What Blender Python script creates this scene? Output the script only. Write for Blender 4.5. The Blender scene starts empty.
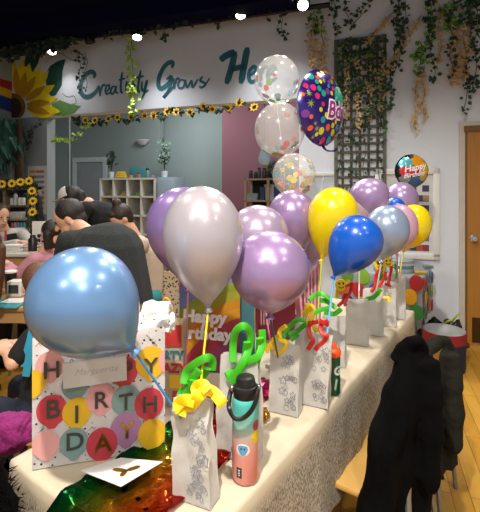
import bpy, bmesh, math, random
from mathutils import Vector, Matrix, noise
random.seed(11)
SC = bpy.context.scene
COL = SC.collection
V = Vector
PI = math.pi
F, CX, CY, EYE = 410.0, 240.0, 190.0, 1.485

def at(px, py, Y):
    return V(((px-CX)/F*Y, Y, EYE-(py-CY)/F*Y))
def lin(h):
    h = h.lstrip('#')
    o = []
    for i in (0, 2, 4):
        c = int(h[i:i+2], 16)/255
        o.append(c/12.92 if c <= .04045 else ((c+.055)/1.055)**2.4)
    return (o[0], o[1], o[2], 1)
# ------------------------------------------------------------- materials
_m = {}
def nodes(m):
    return m.node_tree.nodes, m.node_tree.links
def mat(name, hexcol, rough=.6, metal=0, coat=0, var=.10, vscale=14, bump=0, bscale=60, emit=0, alpha=1, trans=0, sheen=0, sss=0, spec=None):
    if name in _m: return _m[name]
    m = bpy.data.materials.new(name); m.use_nodes = True
    n, l = nodes(m); b = n['Principled BSDF']
    c = lin(hexcol)
    b.inputs['Roughness'].default_value = rough
    b.inputs['Metallic'].default_value = metal
    b.inputs['Coat Weight'].default_value = coat
    b.inputs['Coat Roughness'].default_value = .12
    b.inputs['Transmission Weight'].default_value = trans
    b.inputs['Alpha'].default_value = alpha
    b.inputs['Sheen Weight'].default_value = sheen
    if spec is not None: b.inputs['Specular IOR Level'].default_value = spec
    if sss:
        b.inputs['Subsurface Weight'].default_value = sss
        b.inputs['Subsurface Radius'].default_value = (.02, .01, .008)
    if emit:
        b.inputs['Emission Color'].default_value = c
        b.inputs['Emission Strength'].default_value = emit
    tc = n.new('ShaderNodeTexCoord')
    nz = n.new('ShaderNodeTexNoise'); nz.inputs['Scale'].default_value = vscale; nz.inputs['Detail'].default_value = 4
    l.new(tc.outputs['Object'], nz.inputs['Vector'])
    mx = n.new('ShaderNodeMix'); mx.data_type = 'RGBA'
    mx.inputs[6].default_value = tuple(x*(1-var) for x in c[:3])+(1,)
    mx.inputs[7].default_value = tuple(min(1, x*(1+var)) for x in c[:3])+(1,)
    l.new(nz.outputs['Fac'], mx.inputs[0]); l.new(mx.outputs[2], b.inputs['Base Color'])
    if bump:
        nb = n.new('ShaderNodeTexNoise'); nb.inputs['Scale'].default_value = bscale; nb.inputs['Detail'].default_value = 3
        l.new(tc.outputs['Object'], nb.inputs['Vector'])
        bp = n.new('ShaderNodeBump'); bp.inputs['Strength'].default_value = bump; bp.inputs['Distance'].default_value = .01
        l.new(nb.outputs['Fac'], bp.inputs['Height']); l.new(bp.outputs['Normal'], b.inputs['Normal'])
    _m[name] = m
    return m
def ramp(n, stops, interp='LINEAR'):
    r = n.new('ShaderNodeValToRGB'); e = r.color_ramp.elements
    r.color_ramp.interpolation = interp
    while len(e) < len(stops): e.new(.5)
    for i, (p, c) in enumerate(stops):
        e[i].position = p; e[i].color = lin(c) if isinstance(c, str) else c
    return r
def base(m): return m.node_tree.nodes['Principled BSDF']
def balloon_mat(name, hexcol, pearl=.3, trl=.2):
    if name in _m: return _m[name]
    m = mat(name, hexcol, rough=.3, metal=pearl, coat=.7, var=.03, vscale=5)
    n, l = nodes(m); b = base(m)
    t = n.new('ShaderNodeBsdfTranslucent'); t.inputs['Color'].default_value = lin(hexcol)
    mx = n.new('ShaderNodeMixShader'); mx.inputs[0].default_value = trl
    l.new(b.outputs[0], mx.inputs[1]); l.new(t.outputs[0], mx.inputs[2])
    l.new(mx.outputs[0], n['Material Output'].inputs['Surface'])
    return m
def clear_mat(name, hexcol):
    if name in _m: return _m[name]
    m = mat(name, hexcol, rough=.18, coat=.6, var=.03)
    n, l = nodes(m); b = base(m)
    lw = n.new('ShaderNodeLayerWeight'); lw.inputs['Blend'].default_value = .35
    r = ramp(n, [(0, (.27,)*3+(1,)), (.6, (.40,)*3+(1,)), (1, (.8,)*3+(1,))])
    l.new(lw.outputs['Facing'], r.inputs[0]); l.new(r.outputs[0], b.inputs['Alpha'])
    return m
def spots_mat(name, basecol, dotcol, scale, size, rough=.5, stretch=None, wiggle=0):
    """small printed dots: voronoi cells thresholded"""
    if name in _m: return _m[name]
    m = mat(name, basecol, rough=rough, var=.04)
    n, l = nodes(m); b = base(m)
    tc = n.new('ShaderNodeTexCoord'); mp = n.new('ShaderNodeMapping')
    if stretch: mp.inputs['Scale'].default_value = stretch
    l.new(tc.outputs['Object'], mp.inputs['Vector'])
    vo = n.new('ShaderNodeTexVoronoi'); vo.inputs['Scale'].default_value = scale
    l.new(mp.outputs[0], vo.inputs['Vector'])
    r = ramp(n, [(size, dotcol), (size+.05, basecol)])
    l.new(vo.outputs['Distance'], r.inputs[0]); l.new(r.outputs[0], b.inputs['Base Color'])
    return m
# ------------------------------------------------------------- object helpers
def wm(o):
    m = o.matrix_basis.copy(); p = o.parent
    while p: m = p.matrix_basis @ m; p = p.parent
    return m
def tag(o, label, cat, group=None, kind=None):
    o['label'] = label; o['category'] = cat
    if group: o['group'] = group
    if kind: o['kind'] = kind
    return o
def thing(name, label, cat, loc=(0,0,0), rotz=0, group=None):
    o = bpy.data.objects.new(name, None); COL.objects.link(o)
    o.empty_display_size = .05
    o.location = loc; o.rotation_euler = (0, 0, rotz)
    o.matrix_basis = Matrix.Translation(V(loc)) @ Matrix.Rotation(rotz, 4, 'Z')
    return tag(o, label, cat, group)
def obj(name, bm, m, parent=None, smooth=True, world=True, angle=40):
    """world=True: the bmesh is in world coordinates"""
    me = bpy.data.meshes.new(name)
    if parent is not None:
        if world: bm.transform(wm(parent).inverted())
        o_loc = None
    else:
        lo = V((min(v.co.x for v in bm.verts), min(v.co.y for v in bm.verts), min(v.co.z for v in bm.verts)))
        hi = V((max(v.co.x for v in bm.verts), max(v.co.y for v in bm.verts), max(v.co.z for v in bm.verts)))
        o_loc = V(((lo.x+hi.x)/2, (lo.y+hi.y)/2, lo.z))
        bm.transform(Matrix.Translation(-o_loc))
    bmesh.ops.recalc_face_normals(bm, faces=bm.faces)
    bm.to_mesh(me); bm.free()
    for mm in (m if isinstance(m, (list, tuple)) else [m]): me.materials.append(mm)
    if smooth:
        me.shade_smooth(); me.set_sharp_from_angle(angle=math.radians(angle))
    o = bpy.data.objects.new(name, me); COL.objects.link(o)
    if parent is not None: o.parent = parent
    else: o.location = o_loc
    return o
def struct(name, bm, m, smooth=False):
    o = obj(name, bm, m, smooth=smooth); o['kind'] = 'structure'; return o
def NB(): return bmesh.new()
def box(bm, c, s, M=None, bev=0, mi=0):
    r = bmesh.ops.create_cube(bm, size=1, matrix=Matrix.Translation(V(c)) @ Matrix.Diagonal((s[0], s[1], s[2], 1)))
    vs = r['verts']
    if bev:
        es = list({e for v in vs for e in v.link_edges})
        rb = bmesh.ops.bevel(bm, geom=es, offset=bev, segments=2, affect='EDGES', profile=.5)
        vs = list({v for f in rb['faces'] for v in f.verts} | {v for v in vs if v.is_valid})
    if M: bmesh.ops.transform(bm, matrix=M, verts=vs)
    if mi:
        for f in {f for v in vs for f in v.link_faces}: f.material_index = mi
    return vs
def frame(O, x, y, z):
    """matrix whose columns are x,y,z with origin O"""
    x, y, z = V(x).normalized(), V(y).normalized(), V(z).normalized()
    return Matrix(((x.x,y.x,z.x,O[0]),(x.y,y.y,z.y,O[1]),(x.z,y.z,z.z,O[2]),(0,0,0,1)))
def cr(pts, n=6, closed=False):
    """catmull-rom resample"""
    P = [V(p) for p in pts]
    if len(P) < 3: 
        return [P[0].lerp(P[-1], i/n) for i in range(n+1)]
    out = []
    N = len(P)
    rng = range(N if closed else N-1)
    for i in rng:
        if closed: a,b,c,d = P[i-1],P[i],P[(i+1)%N],P[(i+2)%N]
        else: a,b,c,d = P[max(i-1,0)],P[i],P[i+1],P[min(i+2,N-1)]
        for k in range(n):
            t = k/n
            out.append(.5*((2*b)+(c-a)*t+(2*a-5*b+4*c-d)*t*t+(3*b-a-3*c+d)*t**3))
    if not closed: out.append(P[-1])
    return out
def tube(bm, pts, r, seg=8, caps=True, closed=False):
    pts = [V(p) for p in pts]; n = len(pts)
    rs = r if isinstance(r, (list, tuple)) else [r]*n
    rings = []; up = None
    for i, p in enumerate(pts):
        if closed: t = (pts[(i+1)%n]-pts[i-1])
        else: t = pts[min(i+1,n-1)]-pts[max(i-1,0)]
        t.normalize()
        if up is None:
            up = t.orthogonal().normalized()
        up = (up - t*up.dot(t))
        up = up.normalized() if up.length > 1e-5 else t.orthogonal().normalized()
        s = t.cross(up)
        rings.append([bm.verts.new(p+(up*math.cos(a)+s*math.sin(a))*rs[i]) for a in [2*PI*k/seg for k in range(seg)]])
    m = n if closed else n-1
    for i in range(m):
        A, B = rings[i], rings[(i+1)%n]
        for k in range(seg): bm.faces.new((A[k], A[(k+1)%seg], B[(k+1)%seg], B[k]))
    if caps and not closed:
        bm.faces.new(rings[0][::-1]); bm.faces.new(rings[-1])
    return rings
def lathe(bm, prof, seg=32, M=None, cap=True):
    """prof: [(r,z)] bottom to top"""
    rings = []; M = M or Matrix.Identity(4)
    for r, z in prof:
        if r < 1e-5: rings.append([bm.verts.new(M @ V((0,0,z)))])
        else: rings.append([bm.verts.new(M @ V((r*math.cos(a), r*math.sin(a), z))) for a in [2*PI*k/seg for k in range(seg)]])
    for A, B in zip(rings, rings[1:]):
        for k in range(seg):
            k2 = (k+1) % seg
            if len(A) == 1 and len(B) == 1: continue
            if len(A) == 1: bm.faces.new((A[0], B[k2], B[k]))
            elif len(B) == 1: bm.faces.new((A[k], A[k2], B[0]))
            else: bm.faces.new((A[k], A[k2], B[k2], B[k]))
    if cap:
        if len(rings[0]) > 1: bm.faces.new(rings[0][::-1])
        if len(rings[-1]) > 1: bm.faces.new(rings[-1])
def ball(bm, c, r, seg=12, M=None):
    """ellipsoid; r scalar or triple"""
    if not isinstance(r, (tuple, list)): r = (r, r, r)
    X = Matrix.Translation(V(c)) @ (M or Matrix.Identity(4)) @ Matrix.Diagonal((r[0], r[1], r[2], 1))
    return bmesh.ops.create_uvsphere(bm, u_segments=seg, v_segments=max(6, seg*2//3), radius=1, matrix=X)['verts']
def strip(bm, pts, w, th=.002, nrm=(0,-1,.15), n=6, taper=False):
    """a flat band with thickness along a 3D path; w scalar"""
    P = cr(pts, n); nn = V(nrm).normalized(); rings = []
    for i, p in enumerate(P):
        t = (P[min(i+1,len(P)-1)]-P[max(i-1,0)]).normalized()
        s = t.cross(nn)
        s = s.normalized() if s.length > .05 else t.orthogonal().normalized()
        d = s.cross(t).normalized()
        k = 1.0
        if taper: k = max(.12, math.sin(PI*(.08+.9*i/(len(P)-1)))**.6)
        a, b = s*w*.5*k, d*th*.5
        rings.append([bm.verts.new(p+a+b), bm.verts.new(p+b*1.8), bm.verts.new(p-a+b), bm.verts.new(p-a-b), bm.verts.new(p-b*1.8), bm.verts.new(p+a-b)])
    for A, B in zip(rings, rings[1:]):
        for k in range(6): bm.faces.new((A[k], A[(k+1)%6], B[(k+1)%6], B[k]))
    bm.faces.new(rings[0][::-1]); bm.faces.new(rings[-1])
def stroke(bm, pts2, w, M, th=.002, n=6):
    """brush stroke in the xy plane of M, raised by th"""
    P = cr([V((p[0], p[1], 0)) for p in pts2], n); rings = []
    for i, p in enumerate(P):
        t = (P[min(i+1,len(P)-1)]-P[max(i-1,0)])
        t = t.normalized() if t.length > 1e-9 else V((1,0,0))
        s = V((-t.y, t.x, 0)); q = i/(len(P)-1)
        k = .55+.45*min(1, min(q, 1-q)*6)
        a = s*w*.5*k; z = V((0,0,th))
        rings.append([bm.verts.new(M @ (p+a)), bm.verts.new(M @ (p-a)), bm.verts.new(M @ (p-a+z)), bm.verts.new(M @ (p+a+z))])
    for A, B in zip(rings, rings[1:]):
        for k in range(4): bm.faces.new((A[k], A[(k+1)%4], B[(k+1)%4], B[k]))
    bm.faces.new(rings[0][::-1]); bm.faces.new(rings[-1])
def poly(bm, pts2, M, th=.001, mi=0):
    """an extruded flat outline in the xy plane of M"""
    lo = [bm.verts.new(M @ V((p[0], p[1], 0))) for p in pts2]
    hi = [bm.verts.new(M @ V((p[0], p[1], th))) for p in pts2]
    n = len(lo)
    fs = [bm.faces.new(lo[::-1]), bm.faces.new(hi)]
    for i in range(n): fs.append(bm.faces.new((lo[i], lo[(i+1)%n], hi[(i+1)%n], hi[i])))
    for f in fs: f.material_index = mi
def disc2(cx, cy, rx, ry=None, n=24):
    ry = ry or rx
    return [(cx+rx*math.cos(2*PI*k/n), cy+ry*math.sin(2*PI*k/n)) for k in range(n)]
def tomesh(o):
    dg = bpy.context.evaluated_depsgraph_get()
    me = bpy.data.meshes.new_from_object(o.evaluated_get(dg), depsgraph=dg)
    bm = bmesh.new(); bm.from_mesh(me); bpy.data.meshes.remove(me)
    d = o.data; bpy.data.objects.remove(o)
    return bm
def text(body, size, M, extrude=.0006, shear=0, bold=0, align='CENTER', spacing=1):
    cu = bpy.data.curves.new('t', 'FONT'); cu.body = body; cu.size = size; cu.extrude = extrude
    cu.shear = shear; cu.offset = bold; cu.align_x = align; cu.align_y = 'CENTER'; cu.resolution_u = 3; cu.space_character = spacing
    o = bpy.data.objects.new('t', cu); COL.objects.link(o)
    bm = tomesh(o); bm.transform(M)
    return bm
def bcat(bm, other):
    me = bpy.data.meshes.new('x'); other.to_mesh(me); other.free(); bm.from_mesh(me); bpy.data.meshes.remove(me)
def capsule(bm, a, ra, b, rb, seg=12):
    t = bmesh.new(); ball(t, a, ra, seg); ball(t, b, rb, seg)
    bmesh.ops.convex_hull(t, input=t.verts)
    dead = [v for v in t.verts if not v.link_faces]
    bmesh.ops.delete(t, geom=dead, context='VERTS')
    bcat(bm, t)
def remesh(bm, voxel, smooth=4):
    me = bpy.data.meshes.new('r'); bm.to_mesh(me); bm.free()
    o = bpy.data.objects.new('r', me); COL.objects.link(o)
    r = o.modifiers.new('r', 'REMESH'); r.mode = 'VOXEL'; r.voxel_size = voxel
    s = o.modifiers.new('s', 'SMOOTH'); s.iterations = smooth; s.factor = .5
    return tomesh(o)
def ray_plane(px, py, O, n):
    d = V(((px-CX)/F, 1, -(py-CY)/F)); o = V((0,0,EYE))
    return o + d*((V(O)-o).dot(n)/d.dot(n))
def loft(bm, rings, seg=40, cap=True):
    """rings: list of lists of points"""
    R = [[bm.verts.new(p) for p in r] for r in rings]
    for A, B in zip(R, R[1:]):
        n = len(A)
        for k in range(n): bm.faces.new((A[k], A[(k+1)%n], B[(k+1)%n], B[k]))
    if cap:
        bm.faces.new(R[0][::-1]); bm.faces.new(R[-1])
# ------------------------------------------------------------- camera, frames
cam = bpy.data.cameras.new('camera'); co = bpy.data.objects.new('camera', cam); COL.objects.link(co)
co.location = (0, 0, EYE); co.rotation_euler = (PI/2, 0, 0)
cam.sensor_fit = 'HORIZONTAL'; cam.sensor_width = 36; cam.lens = F/480*36
cam.shift_y = -66/480; cam.clip_start = .05
SC.camera = co
WR, WT = V((.947, -.321, 0)), V((-.321, -.947, 0))      # along the wall to the right; out of the wall towards the room
W0 = V((0, 4.686, 0)); UP = V((0, 0, 1))
def wallp(px, py, off=0):                                # a point of the banner wall (off: metres towards the room)
    return ray_plane(px, py, W0+WT*off, WT)
def wa(px, off=0): return (wallp(px, 190, off)-W0).dot(WR)
def Wp(a, z, off=0): return W0+WR*a+WT*off+UP*z
WM = frame(W0, WR, UP, WT)                               # wall coordinates: x along, y up, z out
def wxy(px, py, off=0):
    q = wallp(px, py, off); return ((q-W0).dot(WR), q.z)
def wbox(bm, a0, a1, z0, z1, o0, o1, bev=0, mi=0):
    return box(bm, ((a0+a1)/2, (z0+z1)/2, (o0+o1)/2), (abs(a1-a0), abs(z1-z0), abs(o1-o0)), WM, bev, mi)
TU, TV = V((.569, .822, 0)), V((.822, -.569, 0))         # along / across the party table
TA = V((-.626, 1.131, 0)); TZ = .745
def tp(s, t, z=0): return TA+TU*s+TV*t+UP*z
# =============================================================== setting
m_wall = mat('painted_wall', '#d0d8e6', .75, var=.02, vscale=3, bump=.05, bscale=40)
m_kit = mat('grey_paint', '#7d8985', .8, var=.03, vscale=2)
m_kit2 = mat('blue_grey_paint', '#84918f', .8, var=.03, vscale=2)
m_pink = mat('dusty_pink_paint', '#744a54', .8, var=.04, vscale=2)
m_trim = mat('white_trim', '#d5d6d6', .5, var=.03)
m_ceil = mat('navy_ceiling', '#0a0c2a', .95, var=.2, vscale=2, spec=.05)
def floor_mat():
    m = mat('oak_planks', '#c79546', .34, var=.1)
    n, l = nodes(m); b = base(m)
    tc = n.new('ShaderNodeTexCoord'); mp = n.new('ShaderNodeMapping'); mp.inputs['Rotation'].default_value = (0, 0, math.radians(-72))
    l.new(tc.outputs['Object'], mp.inputs[0])
    br = n.new('ShaderNodeTexBrick'); br.inputs['Scale'].default_value = 1
    br.inputs['Brick Width'].default_value = 1.1; br.inputs['Row Height'].default_value = .085; br.inputs['Mortar Size'].default_value = .0015
    br.inputs['Color1'].default_value = lin('#d8a645'); br.inputs['Color2'].default_value = lin('#c48f33'); br.inputs['Mortar'].default_value = lin('#6f4a1c')
    l.new(mp.outputs[0], br.inputs['Vector'])
    nz = n.new('ShaderNodeTexNoise'); nz.inputs['Scale'].default_value = 6
    mp2 = n.new('ShaderNodeMapping'); mp2.inputs['Scale'].default_value = (1, 14, 1); l.new(mp.outputs[0], mp2.inputs[0]); l.new(mp2.outputs[0], nz.inputs['Vector'])
    mx = n.new('ShaderNodeMix'); mx.data_type = 'RGBA'; mx.blend_type = 'MULTIPLY'; mx.inputs[0].default_value = .35
    l.new(br.outputs['Color'], mx.inputs[6]); l.new(nz.outputs['Color'], mx.inputs[7]); l.new(mx.outputs[2], b.inputs['Base Color'])
    return m
bm = NB(); box(bm, (0, 3.5, -.05), (14, 16, .1)); struct('floor', bm, floor_mat())
CZ = 3.55
bm = NB(); box(bm, (0, 3.5, CZ+.05), (14, 16, .1)); struct('ceiling', bm, m_ceil)
a_l, a_j, a_r = wa(12), wa(47), wa(299)
HZ = 2.487
bm = NB(); wbox(bm, a_l-.15, a_j, 0, HZ, -.15, 0); struct('wall_pilaster', bm, mat('pilaster_grey', '#8f979a', .8, var=.03, vscale=2))
bm = NB(); wbox(bm, a_l-.15, a_j, HZ, CZ, -.15, 0)
wbox(bm, a_j, a_r, HZ, CZ, -.15, 0)
wbox(bm, a_r, 4.2, 0, CZ, -.15, 0)
struct('wall_back', bm, m_wall)
bm = NB(); wbox(bm, a_l-.15, a_l, 0, CZ, 0, 6.5); struct('wall_left', bm, mat('left_wall_paint', '#8d979c', .8, var=.03))
bm = NB(); wbox(bm, 4.2, 4.35, 0, CZ, -.15, 3.2); struct('wall_right', bm, m_wall)
# the kitchen behind the opening
KD = 2.2
def kp(px, py, d=KD): return ray_plane(px, py, W0-WT*d, WT)
def ka(px, d=KD): return (kp(px, 190, d)-W0).dot(WR)
bm = NB(); wbox(bm, ka(30), ka(160), 0, CZ, -KD-.15, -KD); struct('wall_kitchen', bm, m_kit)
bm = NB(); wbox(bm, ka(160, KD+.25)-.1, ka(223), 0, CZ, -KD-.4, -KD-.25); struct('wall_kitchen_alcove', bm, m_kit2)
bm = NB(); wbox(bm, ka(222, KD-.1), ka(222, KD-.1)+3.2, 0, CZ, -KD-.1, -KD+.1); struct('wall_pink', bm, m_pink)
bm = NB(); wbox(bm, a_j-.1, ka(69, .5), 0, CZ, -.53, -.5); struct('wall_partition', bm, mat('partition_paint', '#7d888a', .8, var=.03))
bm = NB(); wbox(bm, a_j-.06, ka(58, .48), 1.12, 1.18, -.5, .04, .006); struct('trim_1', bm, m_trim)
# kitchen door
bm = NB(); d0, d1 = ka(73.5), ka(107.5); dz = 2.12
wbox(bm, d0, d0+.09, 0, dz, -KD, -KD+.03); wbox(bm, d1-.09, d1, 0, dz, -KD, -KD+.03); wbox(bm, d0, d1, dz-.09, dz, -KD, -KD+.035)
dr = struct('door_2', bm, mat('grey_casing', '#b3bbbb', .6))
bm = NB(); wbox(bm, d0+.09, d1-.09, .01, dz-.09, -KD, -KD+.015)
for z0, z1 in ((.2, .95), (1.1, 1.9)): wbox(bm, d0+.2, d1-.2, z0, z1, -KD+.01, -KD+.022, .004)
obj('door_panel', bm, mat('grey_door', '#7f8788', .6), dr, smooth=False)
bm = NB(); ball(bm, Wp(d1-.16, 1.0, -KD+.05), .03); obj('door_knob', bm, mat('steel', '#b9bcc0', .25, metal=1), dr)
# wooden door by the bucket
e0, e1 = wa(463.5), wa(463.5)+1.02; ez = 2.1
bm = NB(); m_cas = mat('door_casing', '#b9b4aa', .6)
wbox(bm, e0, e0+.06, 0, ez, 0, .010, .002); wbox(bm, e1-.06, e1, 0, ez, 0, .025, .004); wbox(bm, e0, e1, ez-.06, ez, 0, .027, .004)
dr = struct('door_1', bm, mat('dark_door_frame', '#6d4a22', .5), False)
bm = NB(); wbox(bm, e0-.04, e0+.01, 0, ez+.04, 0, .018); wbox(bm, e0-.04, e1+.04, ez-.005, ez+.04, 0, .02)
obj('casing', bm, m_cas, dr, smooth=False)
m_oak = mat('oak_veneer', '#a06c24', .42, var=.18, vscale=3)
n_, l_ = nodes(m_oak)
for nd in n_:
    if nd.type == 'TEX_NOISE':
        mp = n_.new('ShaderNodeMapping'); mp.inputs['Scale'].default_value = (18, 18, 1)
        l_.new(n_['Texture Coordinate'].outputs['Object'], mp.inputs[0]); l_.new(mp.outputs[0], nd.inputs['Vector'])
bm = NB(); wbox(bm, e0+.03, e1-.06, .012, ez-.06, 0, .016); obj('door_leaf', bm, m_oak, dr, smooth=False)
bm = NB(); wbox(bm, e0+.07, e1-.07, .03, .27, .016, .019); obj('kick_plate', bm, mat('bronze_plate', '#4a3517', .35, metal=.7), dr, smooth=False)
kx, kz = wxy(473, 238)
bm = NB(); M = WM @ Matrix.Translation((kx, kz, .016))
lathe(bm, [(.034, 0), (.034, .008), (.014, .012), (.014, .035), (.028, .042), (.031, .055), (.024, .068), (0, .072)], 20, M)
obj('door_knob', bm, mat('steel', '#b9bcc0', .25, metal=1), dr)
bm = NB(); wbox(bm, a_r+.0, e0-.05, 0, .1, 0, .014); struct('baseboard_back', bm, mat('white_baseboard', '#b9bbbd', .5))
# ---------------------------------------------------------------- banner lettering and mural
m_teal = mat('teal_paint', '#236678', .6, var=.15, vscale=6)
th_ = thing('wall_lettering', 'teal brush lettering painted on the white bulkhead above the opening', 'lettering', Wp(wa(160), 2.6, .003))
def banner(strokes, name='word'):
    bm = NB()
    for ox, oy, k, w, pts in strokes:
        P = [wxy(ox+x/k, oy+y/k) for x, y in pts]
        stroke(bm, P, w, WM @ Matrix.Translation((0, 0, .001)), .003)
    return obj(name, bm, m_teal, th_, smooth=False)
A1 = (75, 60, 6); A2 = (150, 40, 4)
def S(A, w, *pts): return (A[0], A[1], A[2], w, pts)
banner([S(A1,0.0595,(112,108),(120,88),(106,73),(82,76),(57,96),(39,130),(33,170),(42,204),(65,221),(95,215),(125,190),(142,160)),
 S(A1,0.0315,(143,152),(148,185),(152,216)), S(A1,0.0315,(151,200),(160,165),(172,150),(184,153)),
 S(A1,0.0280,(186,192),(206,172),(205,152),(192,156),(183,182),(192,204),(216,192)),
 S(A1,0.0280,(244,162),(228,160),(215,185),(222,205),(238,190),(247,158),(245,192),(262,198)),
 S(A1,0.0315,(284,72),(277,130),(276,185),(288,198)), S(A1,0.0245,(262,121),(302,110)),
 S(A1,0.0315,(312,128),(306,180),(318,196)), S(A1,0.0350,(314,98),(318,102),(316,105)),
 S(A1,0.0298,(325,132),(334,196),(350,130)),
 S(A1,0.0298,(360,128),(354,182),(366,196)), S(A1,0.0350,(364,92),(368,96),(366,99)),
 S(A1,0.0315,(396,62),(384,125),(379,180),(392,192)), S(A1,0.0245,(368,106),(414,97)),
 S(A1,0.0298,(404,128),(401,172),(414,182),(433,122),(418,195),(398,238)), S(A1,0.0227,(404,222),(420,195),(442,180))])
banner([S(A2,0.0576,(88,112),(92,94),(78,90),(55,110),(37,150),(35,184),(48,194),(72,176),(84,152)),
 S(A2,0.0416,(66,158),(86,148),(76,200),(54,230),(70,212),(100,182)),
 S(A2,0.0320,(94,152),(98,196)), S(A2,0.0288,(98,182),(108,155),(120,158)),
 S(A2,0.0288,(127,158),(113,172),(117,192),(134,188),(139,166),(127,158)),
 S(A2,0.0288,(142,158),(149,190),(166,164),(171,190),(192,156)),
 S(A2,0.0288,(212,146),(201,162),(222,176),(208,190),(196,186)), S(A2,0.0192,(218,184),(240,152))])
banner([S(A2,0.0800,(282,82),(300,66),(340,46)), S(A2,0.0800,(340,46),(328,105),(306,176)), S(A2,0.0800,(390,30),(378,95),(364,174)), S(A2,0.0640,(322,118),(386,104)),
 S(A2,0.0448,(398,144),(424,122),(416,106),(398,126),(396,154),(408,168),(432,154)),
 S(A2,0.0448,(440,108),(444,164)), S(A2,0.0384,(444,140),(456,108),(470,112)),
 S(A2,0.0448,(474,142),(500,120),(492,104),(474,124),(472,152),(484,164),(508,150))])
# sunflower mural
mu = thing('sunflower_mural', 'large yellow sunflower painted on the bulkhead beside the lettering', 'mural', Wp(wa(40), 2.5, .002))
m_pet = mat('petal_yellow_paint', '#f2d20c', .6, var=.3, vscale=9); m_pet2 = mat('petal_ochre_paint', '#b98a12', .6, var=.25, vscale=9)
sx, sy = 19.0, 106.0
bm = NB(); bm2 = NB()
tips = [(12,58),(22.5,60),(30,63),(41,66),(49,71),(55,85),(58,98),(61,112),(52,117),(16,68),(26,72),(36,76),(46,86),(50,102),(50,113)]
for i, (x, y) in enumerate(tips):
    dx, dy = x-sx, y-sy; L = math.hypot(dx, dy); ux, uy = dx/L, dy/L; w = 5.2 if i < 9 else 3.6
    prof = [(.28,.35),(.5,.9),(.7,1),(.86,.6),(1,0)]
    left = [(sx+ux*L*q-uy*w*k, sy+uy*L*q+ux*w*k) for q, k in prof]; right = [(sx+ux*L*q+uy*w*k, sy+uy*L*q-ux*w*k) for q, k in prof[:-1]]
    P = [wxy(max(12.5, px), min(py, 118)) for px, py in left+right[::-1]]
    poly(bm if i < 9 else bm2, P, WM @ Matrix.Translation((0, 0, .003 if i < 9 else .006)), .0015+.0003*i)
obj('petals', bm, m_pet, mu, smooth=False); obj('inner_petals', bm2, m_pet2, mu, smooth=False)
bm = NB(); P = [wxy(max(12.5, sx-6+13*math.cos(a)), min(118, sy+1+13*math.sin(a)*1.05)) for a in [2*PI*k/28 for k in range(28)]]
poly(bm, P, WM @ Matrix.Translation((0,0,.011)), .002); obj('seed_ring', bm, mat('ochre_paint', '#7a5a14', .7, var=.4, vscale=40), mu, smooth=False)
bm = NB(); P = [wxy(max(12.5, sx-6+9.5*math.cos(a)), min(118, sy+2+10.5*math.sin(a))) for a in [2*PI*k/28 for k in range(28)]]
poly(bm, P, WM @ Matrix.Translation((0,0,.0135)), .002); obj('seed_head', bm, mat('brown_paint', '#3d2417', .7, var=.4, vscale=60), mu, smooth=False)
m_lf = mat('dark_leaf_paint', '#1f5045', .6, var=.4, vscale=8); m_lf2 = mat('light_leaf_paint', '#5f8f4c', .6, var=.35, vscale=12)
bm = NB()
poly(bm, [wxy(*p) for p in [(24,66),(26,54),(33,46),(41,44),(41,54),(38,64),(33,72)]], WM @ Matrix.Translation((0,0,.0012)), .001)
poly(bm, [wxy(*p) for p in [(45,76),(50,66),(58,61),(65.5,59),(62.5,72),(62,85),(56,95),(51,97),(47,88)]], WM @ Matrix.Translation((0,0,.0012)), .001)
obj('dark_leaves', bm, m_lf, mu, smooth=False)
bm = NB(); poly(bm, [wxy(*p) for p in [(52,104),(60,100),(70,104),(81,106),(74,113),(64,116),(54,115)]], WM @ Matrix.Translation((0,0,.0012)), .001)
obj('pale_leaf', bm, m_lf2, mu, smooth=False)
bm = NB()
for pts in ([(45,63),(52,57),(60,53),(68,58),(75,61),(79,56),(77,50),(72,51),(72,55)], [(62,93),(68,97),(74,96),(76,103),(72,104)]):
    stroke(bm, [wxy(*p) for p in pts], .012, WM @ Matrix.Translation((0,0,.001)), .001)
obj('tendrils', bm, mat('tendril_paint', '#8d9378', .6), mu, smooth=False)
# rainbow on the left wall (wall plane runs towards the camera)
LWO = Wp(a_l, 0, 0)
rb = thing('rainbow_mural', 'painted rainbow band on the side wall next to the sunflower', 'mural', LWO+WR*.002+UP*2.4)
for i, (c, y0, y1, k) in enumerate((('#a51f24', 80, 88, 3), ('#d9b21e', 88, 96, 3), ('#1d3c8c', 97, 110, 4))):
    bm = NB(); pts = []
    for px, yy in ((12, y0+2), (5, y0), (-14, y0-6), (-14, y1-7), (5, y1), (12, y1+3)):
        pts.append(ray_plane(px if px < 12 else 11.9, yy, LWO+WR*.003, WR))
    vs = [bm.verts.new(p) for p in pts]; f = bm.faces.new(vs)
    r = bmesh.ops.extrude_face_region(bm, geom=[f]); bmesh.ops.translate(bm, vec=WR*.002, verts=[g for g in r['geom'] if isinstance(g, bmesh.types.BMVert)])
    obj('colour_band', bm, mat('rainbow_'+c[1:], c, .6), rb, smooth=False)
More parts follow.
